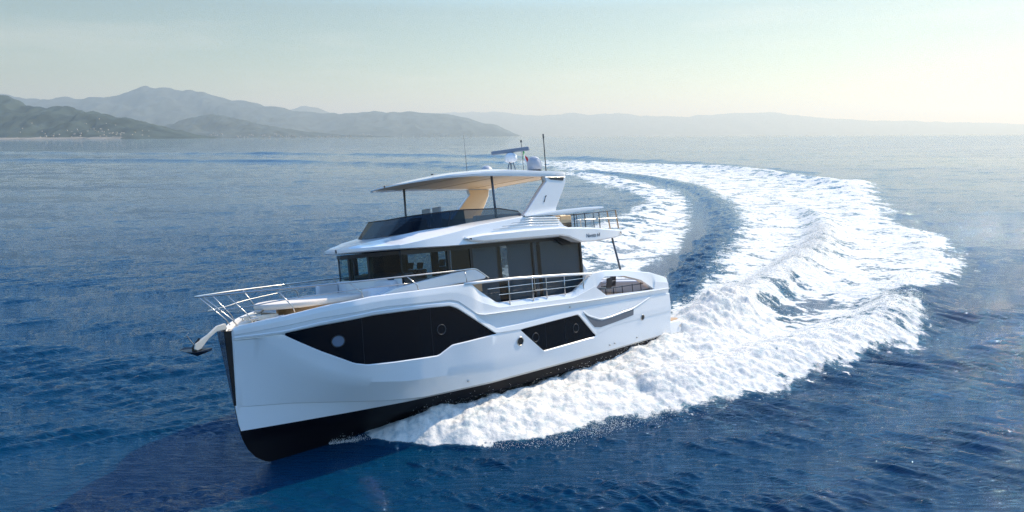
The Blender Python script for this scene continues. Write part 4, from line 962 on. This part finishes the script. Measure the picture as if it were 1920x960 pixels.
# flag
fl = bpy.data.objects.new('flag', None); COL.objects.link(fl); fl.matrix_world = yacht.matrix_world @ Matrix.Translation((7.5, .35, 9.0))
tag(fl, 'small green white and red flag hanging beside the radar scanner', 'flag')
for k, c_ in enumerate(('green', 'fwhite', 'red')):
    p = []; 
    for i in range(5):
        u = k*.12+i*.03
        for j in range(9):
            w_ = j/8; p.append((-.02-u*.75, .05*math.sin(u*18+w_*3), .08-w_*.34-u*.85+.02*math.sin(u*9)))
    f_ = [(i*9+j, i*9+j+1, (i+1)*9+j+1, (i+1)*9+j) for i in range(4) for j in range(8)]
    MB().add(p, f_).build('stripe', M[c_], fl, smooth=True)

# ================================================================== SPRAY
def spray():
    rs = np.random.RandomState(12)
    r = np.hypot(SEACO[:, 0], SEACO[:, 1])
    d = sdist(SEACO[:, 0], SEACO[:, 1], OUTER) if False else None
    m = (SEAF > .5) & (r < 75) & (SEACO[:, 2] > .22); idx = np.where(m)[0]
    w = np.clip(SEACO[idx, 2]-.15, 0, 1.2)**1.3*(r[idx]**1.0); w /= w.sum()
    n = 26000; pick = rs.choice(idx, n, p=w)
    base = SEACO[pick].astype(float)
    hgt = rs.exponential(.06+.10*np.clip(base[:, 2], 0, 1), n)
    P = base+np.stack([rs.normal(0, .12, n), rs.normal(0, .12, n), hgt], 1)
    # fringe thrown outwards at the near edge of the bow wave
    ne = 9000; t = rs.rand(ne)*(len(SPRAY)-1.01); k = t.astype(int); fr = (t-k)[:, None]
    q = SPRAY[k]*(1-fr)+SPRAY[k+1]*fr; dirp = BR[:2, 1]; wdt = np.interp(t, np.arange(len(NEAR_W)), NEAR_W)
    off = np.abs(rs.normal(.0, .10, ne))+rs.uniform(.75, 1.02, ne)
    xy = q+dirp[None, :]*(off*wdt)[:, None]; ht_ = np.interp(t, np.arange(len(HHT)), HHT)
    z = np.clip(1-off, 0, 1)*ht_+rs.exponential(.05, ne)+.02
    P = np.vstack([P, np.column_stack([xy, z])]); N_ = len(P)
    s = rs.uniform(.006, .02, N_)*np.clip(np.hypot(P[:, 0], P[:, 1])/28, .7, 2.2)
    T4 = np.array([(1, 1, 1), (1, -1, -1), (-1, 1, -1), (-1, -1, 1)], float)*.6
    V = (P[:, None, :]+T4[None]*s[:, None, None]).reshape(-1, 3)
    base_i = (np.arange(N_)*4)[:, None, None]; Fc = (np.array([(0, 1, 2), (0, 3, 1), (0, 2, 3), (1, 3, 2)])[None]+base_i).reshape(-1, 3)
    me = bpy.data.meshes.new('sea_spray'); me.vertices.add(len(V)); me.vertices.foreach_set('co', V.astype(np.float32).ravel())
    me.loops.add(Fc.size); me.loops.foreach_set('vertex_index', Fc.ravel().astype(np.int32)); me.polygons.add(len(Fc)); me.polygons.foreach_set('loop_start', (np.arange(len(Fc))*3).astype(np.int32))
    me.update(calc_edges=True); me.polygons.foreach_set('use_smooth', np.ones(len(Fc), bool))
    o = link('sea_spray', me, mat('spray_white', (.90, .88, .84), .9)); o['kind'] = 'stuff'; o['label'] = 'fine white spray thrown up along the hull'
spray()
